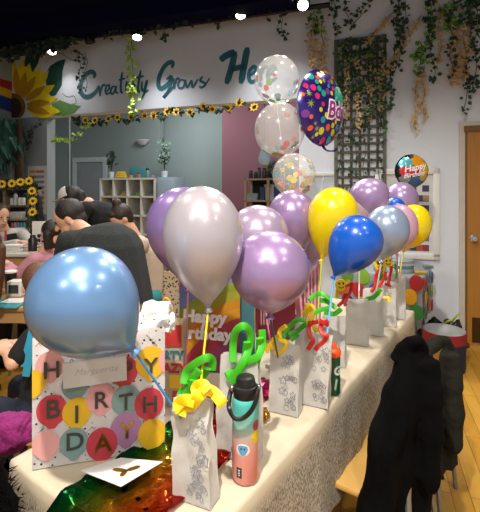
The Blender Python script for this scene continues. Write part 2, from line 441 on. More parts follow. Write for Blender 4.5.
# ---------------------------------------------------------------- track and spotlights
m_blk = mat('black_metal', '#15161a', .45, metal=.4); m_bulb = mat('lamp_face', '#fff3dc', .4, emit=14); m_grey = mat('grey_pipe', '#6b6f78', .5, metal=.6)
p0, p1 = at(-30, 68, 5.6), at(330, -19, 4.15)
p0.z = p1.z = 3.36
bm = NB(); tube(bm, [p0, p1], .028, 8)
tr = thing('lighting_track', 'black lighting track hanging under the dark ceiling before the bulkhead', 'light track', (p0+p1)/2)
obj('rail', bm, m_blk, tr)
bm = NB()
for q in (.12, .4, .65, .9):
    p = p0.lerp(p1, q); tube(bm, [p, (p.x, p.y, CZ)], .008, 6)
obj('hanger_rods', bm, m_blk, tr)
q0, q1 = at(58, 35, 5.0), at(130, 15, 4.7); q0.z = q1.z = 3.47
bm = NB(); tube(bm, [q0, q1], .022, 10); bm2 = bm
bm = NB(); pd_ = (p1-p0).normalized(); pe = p0+(p1-p0)*.93; mid = (p0+pe)/2
box(bm, (0, -.16, .105), ((pe-p0).length, .30, .21), frame((mid.x, mid.y, 3.345), pd_, V((-pd_.y, pd_.x, 0)), UP)); struct('trim_2', bm, m_ceil)
tag(obj('ceiling_pipe', bm2, m_grey), 'bare grey conduit pipe running along the dark ceiling', 'pipe')
def track_light(px, py, Y, lit, aim, label):
    c = at(px, py, Y)
    t = thing('track_light', label, 'spotlight', (c.x, c.y, c.z), 0, 'spotlights on the track')
    d = V(aim).normalized()
    M = frame(c, d.orthogonal(), d.cross(d.orthogonal()), -d)   # local z points back, face at z=0
    bm = NB(); lathe(bm, [(.058,0),(.062,.01),(.06,.05),(.045,.09),(.03,.11),(0,.112)], 20, M, cap=False); obj('lamp_housing', bm, m_blk, t)
    bm = NB(); lathe(bm, [(.0,.012),(.052,.012),(.052,.016),(0,.016)], 20, M); obj('lamp_face', bm, m_bulb if lit else m_grey, t)
    bm = NB(); top = V((c.x, c.y, c.z+.16)) - d*.0
    for s in (-1, 1):
        e = c - d*.05 + V((s*.066, 0, 0)); tube(bm, [e, (e.x, e.y, top.z), top], .006, 6)
    tube(bm, [top, (top.x, top.y, max(top.z+.03, 3.36))], .014, 8)
    obj('yoke', bm, m_blk, t)
    return c, d
LS = [(52, 53, 5.3, 1, (.15,-.35,-1), 'lit black spotlight hanging over the painted sunflower leaf'),
 (90.5, 43, 5.0, 0, (.2,.2,-1), 'unlit black spotlight above the word starting with C'),
 (137, 38, 4.75, 1, (.1,-.45,-1), 'lit black spotlight directly above the bright lime vine'),
 (185, 25, 4.55, 0, (-.2,.25,-1), 'unlit black spotlight above the word starting with G'),
 (241, 16, 4.35, 1, (.15,-.5,-1), 'lit black spotlight above the word starting with H'),
 (303, 5, 4.1, 1, (-.12,-.9,-.35), 'brightest spotlight facing the room where banner meets the vines')]
heads = [track_light(*a) for a in LS]
# ---------------------------------------------------------------- lights
def lamp(kind, loc, energy, color=(1,.93,.82), size=.05, aim=None, angle=120, blend=.6):
    L = bpy.data.lights.new('light', kind); L.energy = energy; L.color = color
    if kind == 'AREA': L.size = size; L.shape = 'DISK'
    else: L.shadow_soft_size = size
    if kind == 'SPOT': L.spot_size = math.radians(angle); L.spot_blend = blend
    o = bpy.data.objects.new('lamp_light', L); COL.objects.link(o); o.location = loc
    d = V(aim if aim else (0,0,-1)); o.rotation_euler = d.to_track_quat('-Z', 'Y').to_euler()
    return o
warm = (1, .92, .80); cool = (.94, .98, 1)
lamp('SPOT', (-.26, .06, 3.1), 300, warm, .035, (-.05, .35, -1), 140)
for x, y, e in ((1.35, .7, 50), (.55, 2.1, 60), (-1.3, 1.6, 45), (1.5, 2.6, 45), (-2.3, 3.0, 30), (-.9, 3.5, 34), (.5, -1.3, 150), (-1.4, -1.0, 90), (2.1, -.6, 60), (.3, 3.5, 30)):
    lamp('SPOT', (x, y, 3.25), e, warm, .05, (0, 0, -1), 130)
for (c, d), a in zip(heads, LS):
    if a[3]: lamp('SPOT', c+d*.03, 24 if a[0] < 60 else 115, (1,.97,.92), .04, d, 125, 1)
lamp('AREA', (-1.0, 6.3, 3.2), 38, cool, .9, (0, .1, -1))
lamp('AREA', (.6, 5.6, 3.3), 20, cool, .5, (0, .2, -1))
w = bpy.data.worlds.new('world'); SC.world = w; w.use_nodes = True
w.node_tree.nodes['Background'].inputs[0].default_value = (.86, .93, 1, 1); w.node_tree.nodes['Background'].inputs[1].default_value = .5
SC.view_settings.view_transform = 'Standard'; SC.view_settings.look = 'None'; SC.view_settings.gamma = 1; SC.view_settings.exposure = .2
# =============================================================== party table
m_steel = mat('steel', '#b9bcc0', .25, metal=1); m_greyleg = mat('grey_metal', '#8a8d92', .4, metal=.7)
TW, TL = .60, 2.10
tb = thing('folding_table', 'long folding party table under the white speckled cloth', 'table', tp(TL/2, TW/2), math.atan2(.822, .569))
bm = NB(); box(bm, (0, 0, .722), (TL-.02, TW-.02, .035), bev=.006); obj('tabletop', bm, mat('grey_plastic', '#c9c9c6', .5), tb, world=False)
for sx_ in (-1, 1):
    for sy_ in (-1, 1):
        bm = NB(); tube(bm, [(sx_*.8, sy_*.22, .705), (sx_*.86, sy_*.24, .0)], .014, 10); obj('leg', bm, m_greyleg, tb, world=False)
def cloth(name, corners_fn, L, W, z0, drop, waves, m, seed, skirt=.012, amp=.02):
    rnd = random.Random(seed); bm = NB(); per = []
    r = .02; st = .02
    def add(x, y, nx, ny): per.append((x, y, nx, ny))
    for (x0, y0, x1, y1, nx, ny) in ((0,0,L,0,0,-1), (L,0,L,W,1,0), (L,W,0,W,0,1), (0,W,0,0,-1,0)):
        n = int(math.hypot(x1-x0, y1-y0)/st)
        for k in range(n):
            q = k/n
            x, y = x0+(x1-x0)*q, y0+(y1-y0)*q
            e = min(q, 1-q)*n*st
            nx2, ny2 = nx, ny
            if e < .05:   # turn the outward direction round the corner
                w = (1-e/.05)*.5
                if q < .5: pn = {(0,-1):(-1,0), (1,0):(0,-1), (0,1):(1,0), (-1,0):(0,1)}[(nx,ny)]
                else: pn = {(0,-1):(1,0), (1,0):(0,1), (0,1):(-1,0), (-1,0):(0,-1)}[(nx,ny)]
                nx2, ny2 = nx*(1-w)+pn[0]*w, ny*(1-w)+pn[1]*w
            add(x, y, nx2, ny2)
    N = len(per); ph = [rnd.random()*7 for _ in range(3)]
    rows = [(-.015, 0), (.006, -.002), (skirt, -.012)] + [(skirt, -.012-(drop-.012)*k/12) for k in range(1, 13)]
    rings = []
    for off, dz in rows:
        ring = []
        for i, (x, y, nx, ny) in enumerate(per):
            s = i*st; k = max(0, -dz-.01)/drop
            wv = amp*k**.8*(1+math.sin(s*waves+ph[0])+.5*math.sin(s*waves*2.3+ph[1])+.25*math.sin(s*waves*4.1+dz*9))
            cor = 1+1.6*k*max(0, 1-abs(abs(nx)-abs(ny))) if abs(nx) > .02 and abs(ny) > .02 else 1
            o = off+wv*cor
            ring.append(bm.verts.new(corners_fn(x+nx*o, y+ny*o, z0+dz+.004*k*math.sin(s*11))))
        rings.append(ring)
    bm.faces.new(rings[0])
    for A, B in zip(rings, rings[1:]):
        for k in range(N): bm.faces.new((A[k], A[(k+1)%N], B[(k+1)%N], B[k]))
    return obj(name, bm, m, angle=60)
def cloth_mat():
    m = mat('speckled_cloth', '#c0b49d', .7, var=.03, bump=.12, bscale=25)
    n, l = nodes(m); b = base(m)
    tc = n.new('ShaderNodeTexCoord')
    vo = n.new('ShaderNodeTexNoise'); vo.inputs['Scale'].default_value = 240; vo.inputs['Detail'].default_value = 1.5
    mp = n.new('ShaderNodeMapping'); mp.inputs['Scale'].default_value = (1, 1, .45); l.new(tc.outputs['Object'], mp.inputs[0]); l.new(mp.outputs[0], vo.inputs['Vector'])
    r = ramp(n, [(.38, '#6d675e'), (.47, '#948d81'), (.55, '#b9b1a4')]); l.new(vo.outputs['Fac'], r.inputs[0])
    # the printed lace border covers the drop only
    sp = n.new('ShaderNodeSeparateXYZ'); l.new(tc.outputs['Object'], sp.inputs[0])
    mr = n.new('ShaderNodeMapRange'); mr.inputs[1].default_value = .345; mr.inputs[2].default_value = .30; l.new(sp.outputs['Z'], mr.inputs[0])
    mx = n.new('ShaderNodeMix'); mx.data_type = 'RGBA'; mx.inputs[6].default_value = lin('#c8bca6')
    l.new(mr.outputs[0], mx.inputs[0]); l.new(r.outputs[0], mx.inputs[7]); l.new(mx.outputs[2], b.inputs['Base Color'])
    return m
cl = cloth('tablecloth', lambda x, y, z: tp(x, y, z), TL, TW, TZ, .375, 15, cloth_mat(), 3, amp=.006)
tag(cl, 'white tablecloth with speckled lace drop covering the long party table', 'tablecloth')
TZ2 = TZ+.003
# ---------------------------------------------------------------- large birthday gift bag
BL, BR = at(32, 473, 1.079), at(165, 451, 1.17); BL.z = BR.z = TZ2
bx = (BR-BL); bw = bx.length; bx.normalize(); bn = V((bx.y, -bx.x, 0)); bh = .345   # bn faces the camera
gb = thing('gift_bag', 'large white gift bag with coloured balloons spelling a birthday greeting', 'gift bag', (BL+BR)/2-bn*.07)
m_bag = spots_mat('confetti_print_bag', '#f6f2f3', '#2f3138', 62, .17, .45)
GM = frame(BL, bx, UP, bn)
dep = .13
bm = NB()
def prism(bm, w, d, h, M, top=1.0, pinch=0):
    """open-topped thin paper bag: front at z=0, back at z=-d, gussets folded in by pinch"""
    t = .0012
    def ring(y, wi, di, ins):
        cx = w/2; zc = -d/2
        P = [(cx-wi/2, 0), (cx+wi/2, 0), (cx+wi/2-ins, -d/2), (cx+wi/2, -d), (cx-wi/2, -d), (cx-wi/2+ins, -d/2)]
        return [(x, y, zc+(z-zc)*di) for x, z in P]
    rows = [ring(0, w, 1, 0), ring(h*.35, w, 1, pinch*.3), ring(h*.7, w, 1-(1-top)*.6, pinch*.7), ring(h, w, top, pinch)]
    R = [[bm.verts.new(M @ V(p)) for p in r] for r in rows]
    fs = [bm.faces.new(R[0])]
    for A, B in zip(R, R[1:]):
        for k in range(6): fs.append(bm.faces.new((A[k], A[(k+1)%6], B[(k+1)%6], B[k])))
    g = bmesh.ops.solidify(bm, geom=fs, thickness=t)
prism(bm, bw, dep, bh, GM, .92, .02)
obj('bag_body', bm, m_bag, gb, smooth=False)
def gxy(px, py):
    p = GM.inverted() @ ray_plane(px, py, BL, bn); return p.x, p.y
dots = [('pink',50,366,14.5),('teal',75,385,13.5),('grey',98,362,13),('red',124,371,14),('yellow',151,362,15),
 ('yellow',33,383,13),('pink',172,360,13),('red',52,410,15.5),('yellow',77,412,14.5),('pink',101,398,14.5),('teal',126,400,14.5),('red',149,403,14.5),
 ('pink',46,444,14),('teal',74,442,14.5),('purple',126,428,15.5),('red',102,443,15.5),('yellow',152,433,14)]
DC = {'pink':'#e0a3a6','teal':'#7d9b9c','grey':'#b5b3b8','red':'#c23c4c','yellow':'#e3b52a','purple':'#a9789f'}
sc_ = bw/ (gxy(165, 400)[0]-gxy(32, 400)[0]) if False else 1
for i, (c, px, py, r) in enumerate(dots):
    x, y = gxy(px, py); rr = abs(gxy(px+r, py)[0]-x)
    pts = []
    for k in range(28):
        a = 2*PI*k/28; q = 1.0+(.16 if math.sin(a) < -.93 else 0)
        pts.append((min(max(x+rr*math.cos(a), .0005), bw-.0005), y+rr*1.1*math.sin(a)*q))
    bm = NB(); poly(bm, pts, GM @ Matrix.Translation((0, 0, .0004+.00025*i)), .0003)
    obj('printed_balloon', bm, mat('print_'+c, DC[c], .45, var=.05), gb, smooth=False)
m_ink = mat('dark_ink', '#3d4846', .35, metal=.2); m_gold = mat('gold_foil', '#b38a2e', .28, metal=.9)
for ch, px, py, s, mm in (('H',52,370,.062,0),('P',127,370,.06,0),('Y',151,366,.062,0),('B',53,409,.068,0),('I',77,414,.066,0),('R',101,400,.064,0),('T',126,402,.064,0),('H',150,404,.064,0),
                      ('D',75,441,.066,0),('A',103,443,.07,1),('Y',127,430,.064,1)):
    x, y = gxy(px, py)
    obj('printed_letter', text(ch, s, GM @ Matrix.Translation((x, y, .006)), .0004, bold=.0008), m_gold if mm else m_ink, gb, smooth=False)
# squiggles
bm = NB(); rnd = random.Random(5)
for k in range(34):
    x0, y0 = rnd.uniform(.01, bw-.02), rnd.uniform(.01, bh-.01); a0 = rnd.random()*6.3
    pts = [(x0+.0035*j*math.cos(a0)+.004*math.sin(j*1.6)*math.sin(a0), y0+.0035*j*math.sin(a0)+.004*math.sin(j*1.6)*math.cos(a0)) for j in range(6)]
    pts = [(min(max(p[0], .001), bw-.001), min(max(p[1], .001), bh-.001)) for p in pts]
    stroke(bm, pts, .0014, GM @ Matrix.Translation((0,0,.0002)), .0002, 3)
obj('printed_squiggles', bm, m_ink, gb, smooth=False)
# tissue paper on top
m_tis = spots_mat('dotted_tissue', '#f0f0f2', '#3a3a42', 48, .10, .6)
bm = NB()
for px, py, rx_, ry_, rz_, sd in ((157,320,23,20,.05,1),(146,331,20,14,.05,2),(171,328,9,14,.04,3),(118,334,20,10,.05,4),(88,336,24,10,.05,6)):
    t_ = bmesh.new(); bmesh.ops.create_icosphere(t_, subdivisions=4, radius=1); cx_, cy_ = gxy(px, py); k_ = 1.12/F
    for v in t_.verts:
        q = v.co; m3 = max(abs(q.x), abs(q.y), abs(q.z)); k = (1/m3)**.55*(.74+.22*noise.noise(q*1.3+V((sd*5.1,0,0))))-.16*abs(noise.noise(q*2.1+V((0,sd*3.3,0))))
        v.co = V((min(cx_+q.x*rx_*k_*k, bw+.035), cy_+q.y*ry_*k_*k, -.06+q.z*rz_*k))
    t_.transform(GM); bcat(bm, t_)
obj('tissue_paper', bm, m_tis, gb, angle=18)
# card leaning on the bag front
P = [ray_plane(x, y, BL+bn*.012, bn) for x, y in ((63,389),(127,380),(126,354),(64,363))]
tg = thing('gift_tag', 'white folded name card stuck on the front of the large birthday bag', 'card', (P[0]+P[1])/2)
ex = (P[1]-P[0]).normalized(); ey = bn.cross(ex).normalized(); CM = frame(P[0], ex, ey, bn)
cw_, ch_ = (P[1]-P[0]).length, (P[3]-P[0]).length
bm = NB(); box(bm, (cw_/2, ch_/2, -.002), (cw_, ch_, .0016), CM); 
box(bm, (cw_/2, ch_/2-.001, .0005), (cw_-.001, ch_-.002, .001), CM); obj('card_stock', bm, mat('white_card', '#d9d8d8', .5), tg, smooth=False)
obj('handwriting', text('Marguerite', .024, CM @ Matrix.Translation((cw_*.52, ch_*.55, .0012)), .0002, .35, spacing=1.05), mat('pencil_grey', '#b4b4ba', .6), tg, smooth=False)
# ---------------------------------------------------------------- foil and card on the near end of the table
def foil_mat(name, stops, axis):
    m = mat(name, '#884422', .18, metal=.9, bump=.25, bscale=18)
    n, l = nodes(m); b = base(m)
    tc = n.new('ShaderNodeTexCoord'); mp = n.new('ShaderNodeMapping'); mp.inputs['Rotation'].default_value = (0, 0, axis)
    l.new(tc.outputs['Object'], mp.inputs[0])
    sp = n.new('ShaderNodeSeparateXYZ'); l.new(mp.outputs[0], sp.inputs[0])
    mr = n.new('ShaderNodeMapRange'); mr.inputs[1].default_value = -.21; mr.inputs[2].default_value = .21; l.new(sp.outputs['X'], mr.inputs[0])
    r = ramp(n, stops); l.new(mr.outputs[0], r.inputs[0]); l.new(r.outputs[0], b.inputs['Base Color'])
    return m
fm = foil_mat('rainbow_foil', [(0,'#0d0f14'),(.14,'#0c1420'),(.22,'#0f5a3a'),(.30,'#1d7a2c'),(.42,'#7d8a1c'),(.54,'#d08a1c'),(.68,'#d8551c'),(.80,'#c02320'),(1,'#8a1228')], math.radians(34))
bm = NB(); NS, NT = 44, 40; R = []
for j in range(NS+1):
    row = []
    s = -.12+.47*j/NS
    for i in range(NT+1):
        q = i/NT; t = .25+.25*q
        h = .010+.009*noise.noise(V((s*16, t*16, 2)))+.010*noise.noise(V((s*38, t*30, 5)))
        h += .010*math.exp(-((q-.06)/.08)**2)
        h = max(h, .0045)
        if s < -.016:
            k = -.016-s; pt = tp(-.016-.012-h-.3*k*0, t, TZ2-k*.9)
        else:
            pt = tp(s, t, TZ2+h)
        row.append(bm.verts.new(pt))
    R.append(row)
for j in range(NS):
    for i in range(NT): bm.faces.new((R[j][i], R[j][i+1], R[j+1][i+1], R[j+1][i]))
bmesh.ops.solidify(bm, geom=bm.faces[:], thickness=-.0012)
fo = obj('foil_wrap', bm, fm, angle=30); tag(fo, 'crinkled rainbow metallic foil hanging over the near end of the table', 'foil wrap')
def lay(px, py, h): # a point of the table top plane raised by h
    return ray_plane(px, py, V((0,0,TZ2+h)), UP)
P = [lay(x, y, .034) for x, y in ((80,471),(121,487),(163,462),(121,458))]
cd = thing('greeting_card', 'white card lying on the rainbow foil with a gold letter', 'card', sum(P, V())/4)
bm = NB(); lo = [bm.verts.new(p) for p in P]; hi = [bm.verts.new(p+UP*.0012) for p in P]
bm.faces.new(lo[::-1]); bm.faces.new(hi)
for i in range(4): bm.faces.new((lo[i], lo[(i+1)%4], hi[(i+1)%4], hi[i]))
obj('card_stock', bm, mat('white_card', '#d9d8d8', .5), cd, smooth=False)
bm = NB(); LM = frame(lay(0,0,0)*0+V((0,0,TZ2+.0354)), (1,0,0), (0,1,0), UP)
for a, b in (((113,469.5),(126,471)), ((126,471),(140,466.5)), ((126,471),(121,476.5))):
    pa, pb = lay(*a, .035), lay(*b, .035); stroke(bm, [(pa.x, pa.y), (pb.x, pb.y)], .013, LM, .0008, 4)
obj('gold_letter', bm, m_gold, cd, smooth=False)
P = [lay(x, y, .03) for x, y in ((152,494),(163,489),(160,496))]
# red crinkled wrap beside the card and under the bags
def crumple(name, label, cat, c, rs, rt, h, m, seed, amp=.35, group=None):
    bm = NB(); bmesh.ops.create_icosphere(bm, subdivisions=4, radius=1)
    for v in bm.verts:
        k = 1+amp*noise.noise(v.co*2.2+V((seed*3.1, 0, 0)))+amp*.6*noise.noise(v.co*5+V((0, seed*2.7, 0)))
        p = v.co*k
        z = max(p.z*h+h*.75, 0)
        v.co = tp(c[0]+p.x*rs, c[1]+p.y*rt, TZ2+.001+z)
    return tag(obj(name, bm, m, angle=22), label, cat, group)
m_redfoil = mat('red_foil', '#b01522', .2, metal=.85, var=.3, vscale=20); m_magfoil = mat('magenta_foil', '#b52460', .22, metal=.8, var=.3, vscale=20)
crumple('foil_wrap', 'crumpled red metallic foil behind the nearest paper bag', 'foil wrap', (.36,.36), .075, .06, .03, m_redfoil, 2)
crumple('foil_wrap', 'crumpled magenta metallic foil on the table behind the steel bottle', 'foil wrap', (.66,.36), .075, .06, .032, m_magfoil, 4)
crumple('foil_wrap', 'crumpled dark red foil between the tall birthday bag and the paper bags', 'foil wrap', (.50,.30), .06, .05, .03, mat('wine_foil', '#5d0d22', .25, metal=.8, var=.3), 6)
crumple('foil_wrap', 'crumpled golden foil beside the third paper bag', 'foil wrap', (.545,.46), .03, .03, .02, mat('amber_foil', '#a8701c', .25, metal=.85, var=.3), 8)
m_paper = mat('white_paper', '#d8d4ce', .6)
for i, (px, py, w_, d_, rot, lab) in enumerate(((272,388,.10,.07,.3,'white printed napkin by the third paper bag, nearest of three'),(280,366,.10,.08,.9,'white printed napkin behind the third paper bag, middle of three'),(290,352,.11,.08,.5,'white printed napkin near the pink bag, farthest of three'))):
    c = lay(px, py, .012); M = Matrix.Translation(c) @ Matrix.Rotation(rot, 4, 'Z') @ Matrix.Rotation(.12, 4, 'Y')
    t = thing('napkin', lab, 'napkin', c, 0, 'printed napkins on the table')
    bm = NB(); box(bm, (0,0,0), (w_, d_, .018), M, .003); obj('folded_paper', bm, m_paper, t)
    bm = NB(); 
    for k in range(3): stroke(bm, [(-.03, .015-.014*k), (0, .018-.014*k), (.03, .014-.014*k)], .005, M @ Matrix.Translation((0,0,.0092)), .0006, 3)
    obj('red_print', bm, mat('red_ink', '#b5323a', .5), t, smooth=False)
# ---------------------------------------------------------------- paper treat bags
def bag_mat():
    m = mat('waxed_paper', '#f0efed', .5, var=.03, bump=.25, bscale=30)
    n, l = nodes(m); b = base(m)
    t = n.new('ShaderNodeBsdfTranslucent'); t.inputs['Color'].default_value = lin('#e8e4dc')
    mx = n.new('ShaderNodeMixShader'); mx.inputs[0].default_value = .25
    l.new(b.outputs[0], mx.inputs[1]); l.new(t.outputs[0], mx.inputs[2]); l.new(mx.outputs[0], n['Material Output'].inputs['Surface'])
    return m
m_wax = bag_mat(); m_doodle = mat('doodle_ink', '#8d8d94', .6)
def paper_bag(px, py, Yb, wpx, topy, rot, label, seed, doodle=True, lean=0):
    """base centre pixel, depth, width in px, top row"""
    rnd = random.Random(seed)
    c = at(px, py, Yb); c.z = TZ2
    w = wpx/F*Yb; h = (py-topy)/F*Yb; d = w*.46
    t = thing('paper_bag', label, 'paper bag', c, rot, 'waxed paper treat bags')
    # front face looks to local -y; base sits on the cloth
    NX, NZ = 10, 14; bm = NB(); rings = []
    for j in range(NZ+1):
        v = j/NZ; ring = []
        dd = d*(1-.72*v**1.5); ww = w*(1-.06*v); ins = d*.42*v**.8
        per = []
        for i in range(NX): q = i/NX; per.append((-ww/2+ww*q, -dd/2))
        for i in range(4): q = i/4; per.append((ww/2-ins*math.sin(PI*q)**1, -dd/2+dd*q))
        for i in range(NX): q = i/NX; per.append((ww/2-ww*q, dd/2))
        for i in range(4): q = i/4; per.append((-ww/2+ins*math.sin(PI*q)**1, dd/2-dd*q))
        for x, y in per:
            nz_ = noise.noise(V((x*22+seed*3.7, y*22, v*4.5)))*.011*min(1, v*4)
            nz2 = noise.noise(V((x*60+seed, y*50, v*10)))*.0018*min(1, v*6)
            ring.append(bm.verts.new((x+nz_*.4+lean*v*h, y+nz_+nz2+.006*v, h*v*(1+.02*math.sin(x*40+seed)*(v>.95)))))
        rings.append(ring)
    fs = [bm.faces.new(rings[0][::-1])]
    for A, B in zip(rings, rings[1:]):
        n = len(A)
        for k in range(n): fs.append(bm.faces.new((A[k], A[(k+1)%n], B[(k+1)%n], B[k])))
    bmesh.ops.solidify(bm, geom=fs, thickness=.0008)
    o = obj('bag_body', bm, m_wax, t, world=False, angle=30)
    if doodle:
        bm = NB()
        def yfront(x, v):
            dd = d*(1-.72*v**1.5)
            return -dd/2+.006*v+noise.noise(V((x*22+seed*3.7, (-dd/2)*22, v*4.5)))*.011*min(1, v*4)-.0022
        def curve(pts):
            P = cr([V((max(-w*.46, min(w*.46, a)), 0, b)) for a, b in pts], 3)
            for p in P: p.y = yfront(p.x, p.z/h); 
            for p in P: p.x += lean*p.z
            tube(bm, P, .0009 if w > .09 else .0008, 4)
        for k in range(26):
            cx_, cz_ = rnd.uniform(-.05, .40)*w, (.10+.72*rnd.random())*h
            if cx_ < .08*w and rnd.random() < .6: cz_ = (.1+.35*rnd.random())*h
            r = w*rnd.uniform(.05, .10); kind = rnd.randrange(3)
            if kind == 0: curve([(cx_+r*math.cos(a), cz_+r*math.sin(a)) for a in [k2*PI/4 for k2 in range(9)]])
            elif kind == 1:
                curve([(cx_+r*(1+.35*math.sin(5*a))*math.cos(a), cz_+r*(1+.35*math.sin(5*a))*math.sin(a)) for a in [k2*PI/8 for k2 in range(17)]])
            else: curve([(cx_-r, cz_-r), (cx_, cz_+r), (cx_+r, cz_-.4*r), (cx_+.3*r, cz_-r), (cx_-r*.2, cz_)])
        obj('printed_doodles', bm, m_doodle, t, world=False)
    return t
PB = [(196,499,.985,43,403,-.42,'frontmost white paper bag with line doodles under a yellow bendy toy',1,1,-.06),
 (239,457,1.145,44,360,-.42,'white paper bag with line doodles hidden behind the pink and teal bottle',2,1,0),
 (285,412,1.37,31,345,-.42,'doodled white paper bag just past the teal bottle, with a dark stick',3,1,0),
 (314,405,1.42,30,336,-.42,'doodled white paper bag right beside the green squeeze bottle',4,1,.05),
 (334,366,1.74,24,318,-.42,'white paper bag just behind the green squeeze bottle with royal blue stick',5,0,0),
 (357,344,1.97,22,300,-.42,'plain white paper bag holding red bendy toys, beyond the green squeeze bottle',6,0,0),
 (373,335,2.10,20,290,-.42,'plain white paper bag under the long green bendy strip',7,0,0),
 (387,327,2.24,18,284,-.42,'plain white paper bag second from the far table end',8,0,0),
 (398,320,2.36,14,276,-.42,'plain white paper bag at the very far end of the table',9,0,0),
 (307,372,1.62,26,318,-.42,'white paper bag in the second row behind the red bendy toys',10,0,0)]
bags = [paper_bag(*a) for a in PB]
# ---------------------------------------------------------------- bendy toys draped over the bags
m_tc = {'yellow': mat('yellow_rubber', '#f0cc16', .45, var=.05), 'green': mat('green_rubber', '#3fae1f', .45, var=.08), 'red': mat('red_rubber', '#c81f1a', .45, var=.08)}
def toy(colour, Y, limbs, w, label, face=None):
    pts0 = at(limbs[0][0][0], limbs[0][0][1], Y)
    t = thing('bendy_toy', label, 'toy', pts0, 0, 'bendy figure toys on the paper bags')
    for L in limbs:
        P = []
        for i, q in enumerate(L):
            dy = q[2] if len(q) > 2 else .012*math.sin(i*1.7)
            P.append(at(q[0], q[1], Y+dy))
        bm = NB(); strip(bm, P, w, .006, (0.2,-1,.35), 5); obj('limb', bm, m_tc[colour], t, angle=60)
    if face:
        c = at(face[0], face[1], Y-.008); r = face[2]/F*Y
        bm = NB(); lathe(bm, [(0,-.004),(r*.9,-.004),(r,0),(r*.9,.004),(0,.004)], 20, frame(c, (1,0,0), (0,0,1), (0,-1,.15)))
        h = obj('smiley_head', bm, m_tc[colour], t)
        bm = NB()
        for s in (-1, 1): ball(bm, c+V((s*r*.35, -.005, r*.3)), (r*.14, .002, r*.22), 8)
        tube(bm, [c+V((r*.5*math.sin(a), -.005, -r*.5*math.cos(a)+r*.05)) for a in [-1+.25*k for k in range(9)]], r*.07, 6)
        obj('smiley_face', bm, mat('black_print', '#1c1a14', .5), h)
    return t
toy('yellow', .965, [[(180,416),(184,407),(193,404),(199,396),(206,390),(213,392),(220,400),(223,404)], [(199,396),(196,388),(203,385),(208,391)], [(182,410),(178,404),(186,400),(195,402)]], .026, 'yellow bendy toy draped over the top of the frontmost paper bag')
toy('green', 1.10, [[(178,404),(182,392),(190,390),(193,380)], [(185,400),(188,388),(193,378),(199,370)], [(184,384),(186,372),(195,364),(206,358),(212,360),(212,370)], [(196,384),(203,376),(207,368)]], .021, 'green bendy toy hanging behind the yellow one on the frontmost bag')
toy('green', 1.13, [[(233,362),(233,345),(236,331),(244,326),(250,333),(249,348),(243,362),(231,382)], [(247,342),(245,357),(240,370)], [(226,376),(236,370),(246,362),(258,356),(262,344),(262,330)], [(255,368),(259,352),(260,338)]], .020, 'large green bendy toy arching above the steel bottle lid')
toy('yellow', 1.36, [[(262,344),(270,348),(277,345)], [(286,326),(280,331),(280,339),(286,343),(281,352),(274,352)], [(266,352),(273,340),(280,336)]], .014, 'yellow bendy toy curled round the dark stick by the third bag')
toy('green', 1.45, [[(283,338),(289,327),(298,320),(306,321)], [(288,335),(297,331),(305,325),(309,328)], [(291,340),(298,334)]], .016, 'green bendy toy stretched between the third and fourth paper bags')
toy('yellow', 1.48, [[(305,306),(312,307),(311,318),(317,332)], [(312,307),(303,315)], [(308,320),(307,327)]], .018, 'yellow bendy toy standing above the red one near the squeeze bottle')
toy('red', 1.40, [[(314,322),(309,326),(310,336),(313,341),(308,349)], [(309,323),(318,322)], [(328,321),(321,325),(322,333),(327,336),(322,343),(315,350)], [(320,321),(328,325)]], .014, 'red bendy toy with two legs on the bag beside the green squeeze bottle')
toy('green', 1.60, [[(309,300),(315,295),(322,294),(330,299)], [(320,300),(328,302),(336,308)], [(325,312),(334,314),(341,309)], [(312,314),(320,310),(330,308)]], .018, 'green bendy toy bunched below the royal blue balloon')
toy('yellow', 1.83, [[(338,288),(336,298)], [(346,288),(349,280)]], .014, 'yellow smiley bendy toy between the blue stick and red toys', (341,285,6))
toy('red', 1.82, [[(346,293),(344,300),(338,306)], [(352,282),(350,292),(345,302),(346,306)], [(345,286),(353,284)]], .014, 'red bendy toy with two long legs left of the green strip')
toy('green', 2.02, [[(361,303),(367,299),(374,297),(381,289)]], .020, 'long single green bendy strip across the middle paper bag')
toy('yellow', 2.12, [[(376,262),(378,272),(375,278)], [(384,262),(384,274)]], .013, 'yellow smiley bendy toy below the silver blue balloon', (380,265,6))
toy('red', 2.08, [[(381,268),(376,276),(375,286),(371,292)], [(386,272),(383,280),(378,289)]], .014, 'red bendy toy hanging under the silver blue balloon')
toy('yellow', 2.08, [[(377,293),(382,297),(389,298),(388,302)]], .014, 'small yellow bendy strip low on the far bags')
toy('red', 2.22, [[(392,266),(390,276),(388,284)], [(385,284),(391,286)]], .014, 'red bendy toy second from the far end bag')
toy('yellow', 2.25, [[(388,262),(391,270)]], .013, 'yellow smiley bendy toy nearest to the pink balloon stick', (388,262,5))
toy('green', 2.34, [[(394,266),(397,272),(395,279)], [(394,264),(399,268)]], .014, 'small green bendy toy on the far end paper bag')
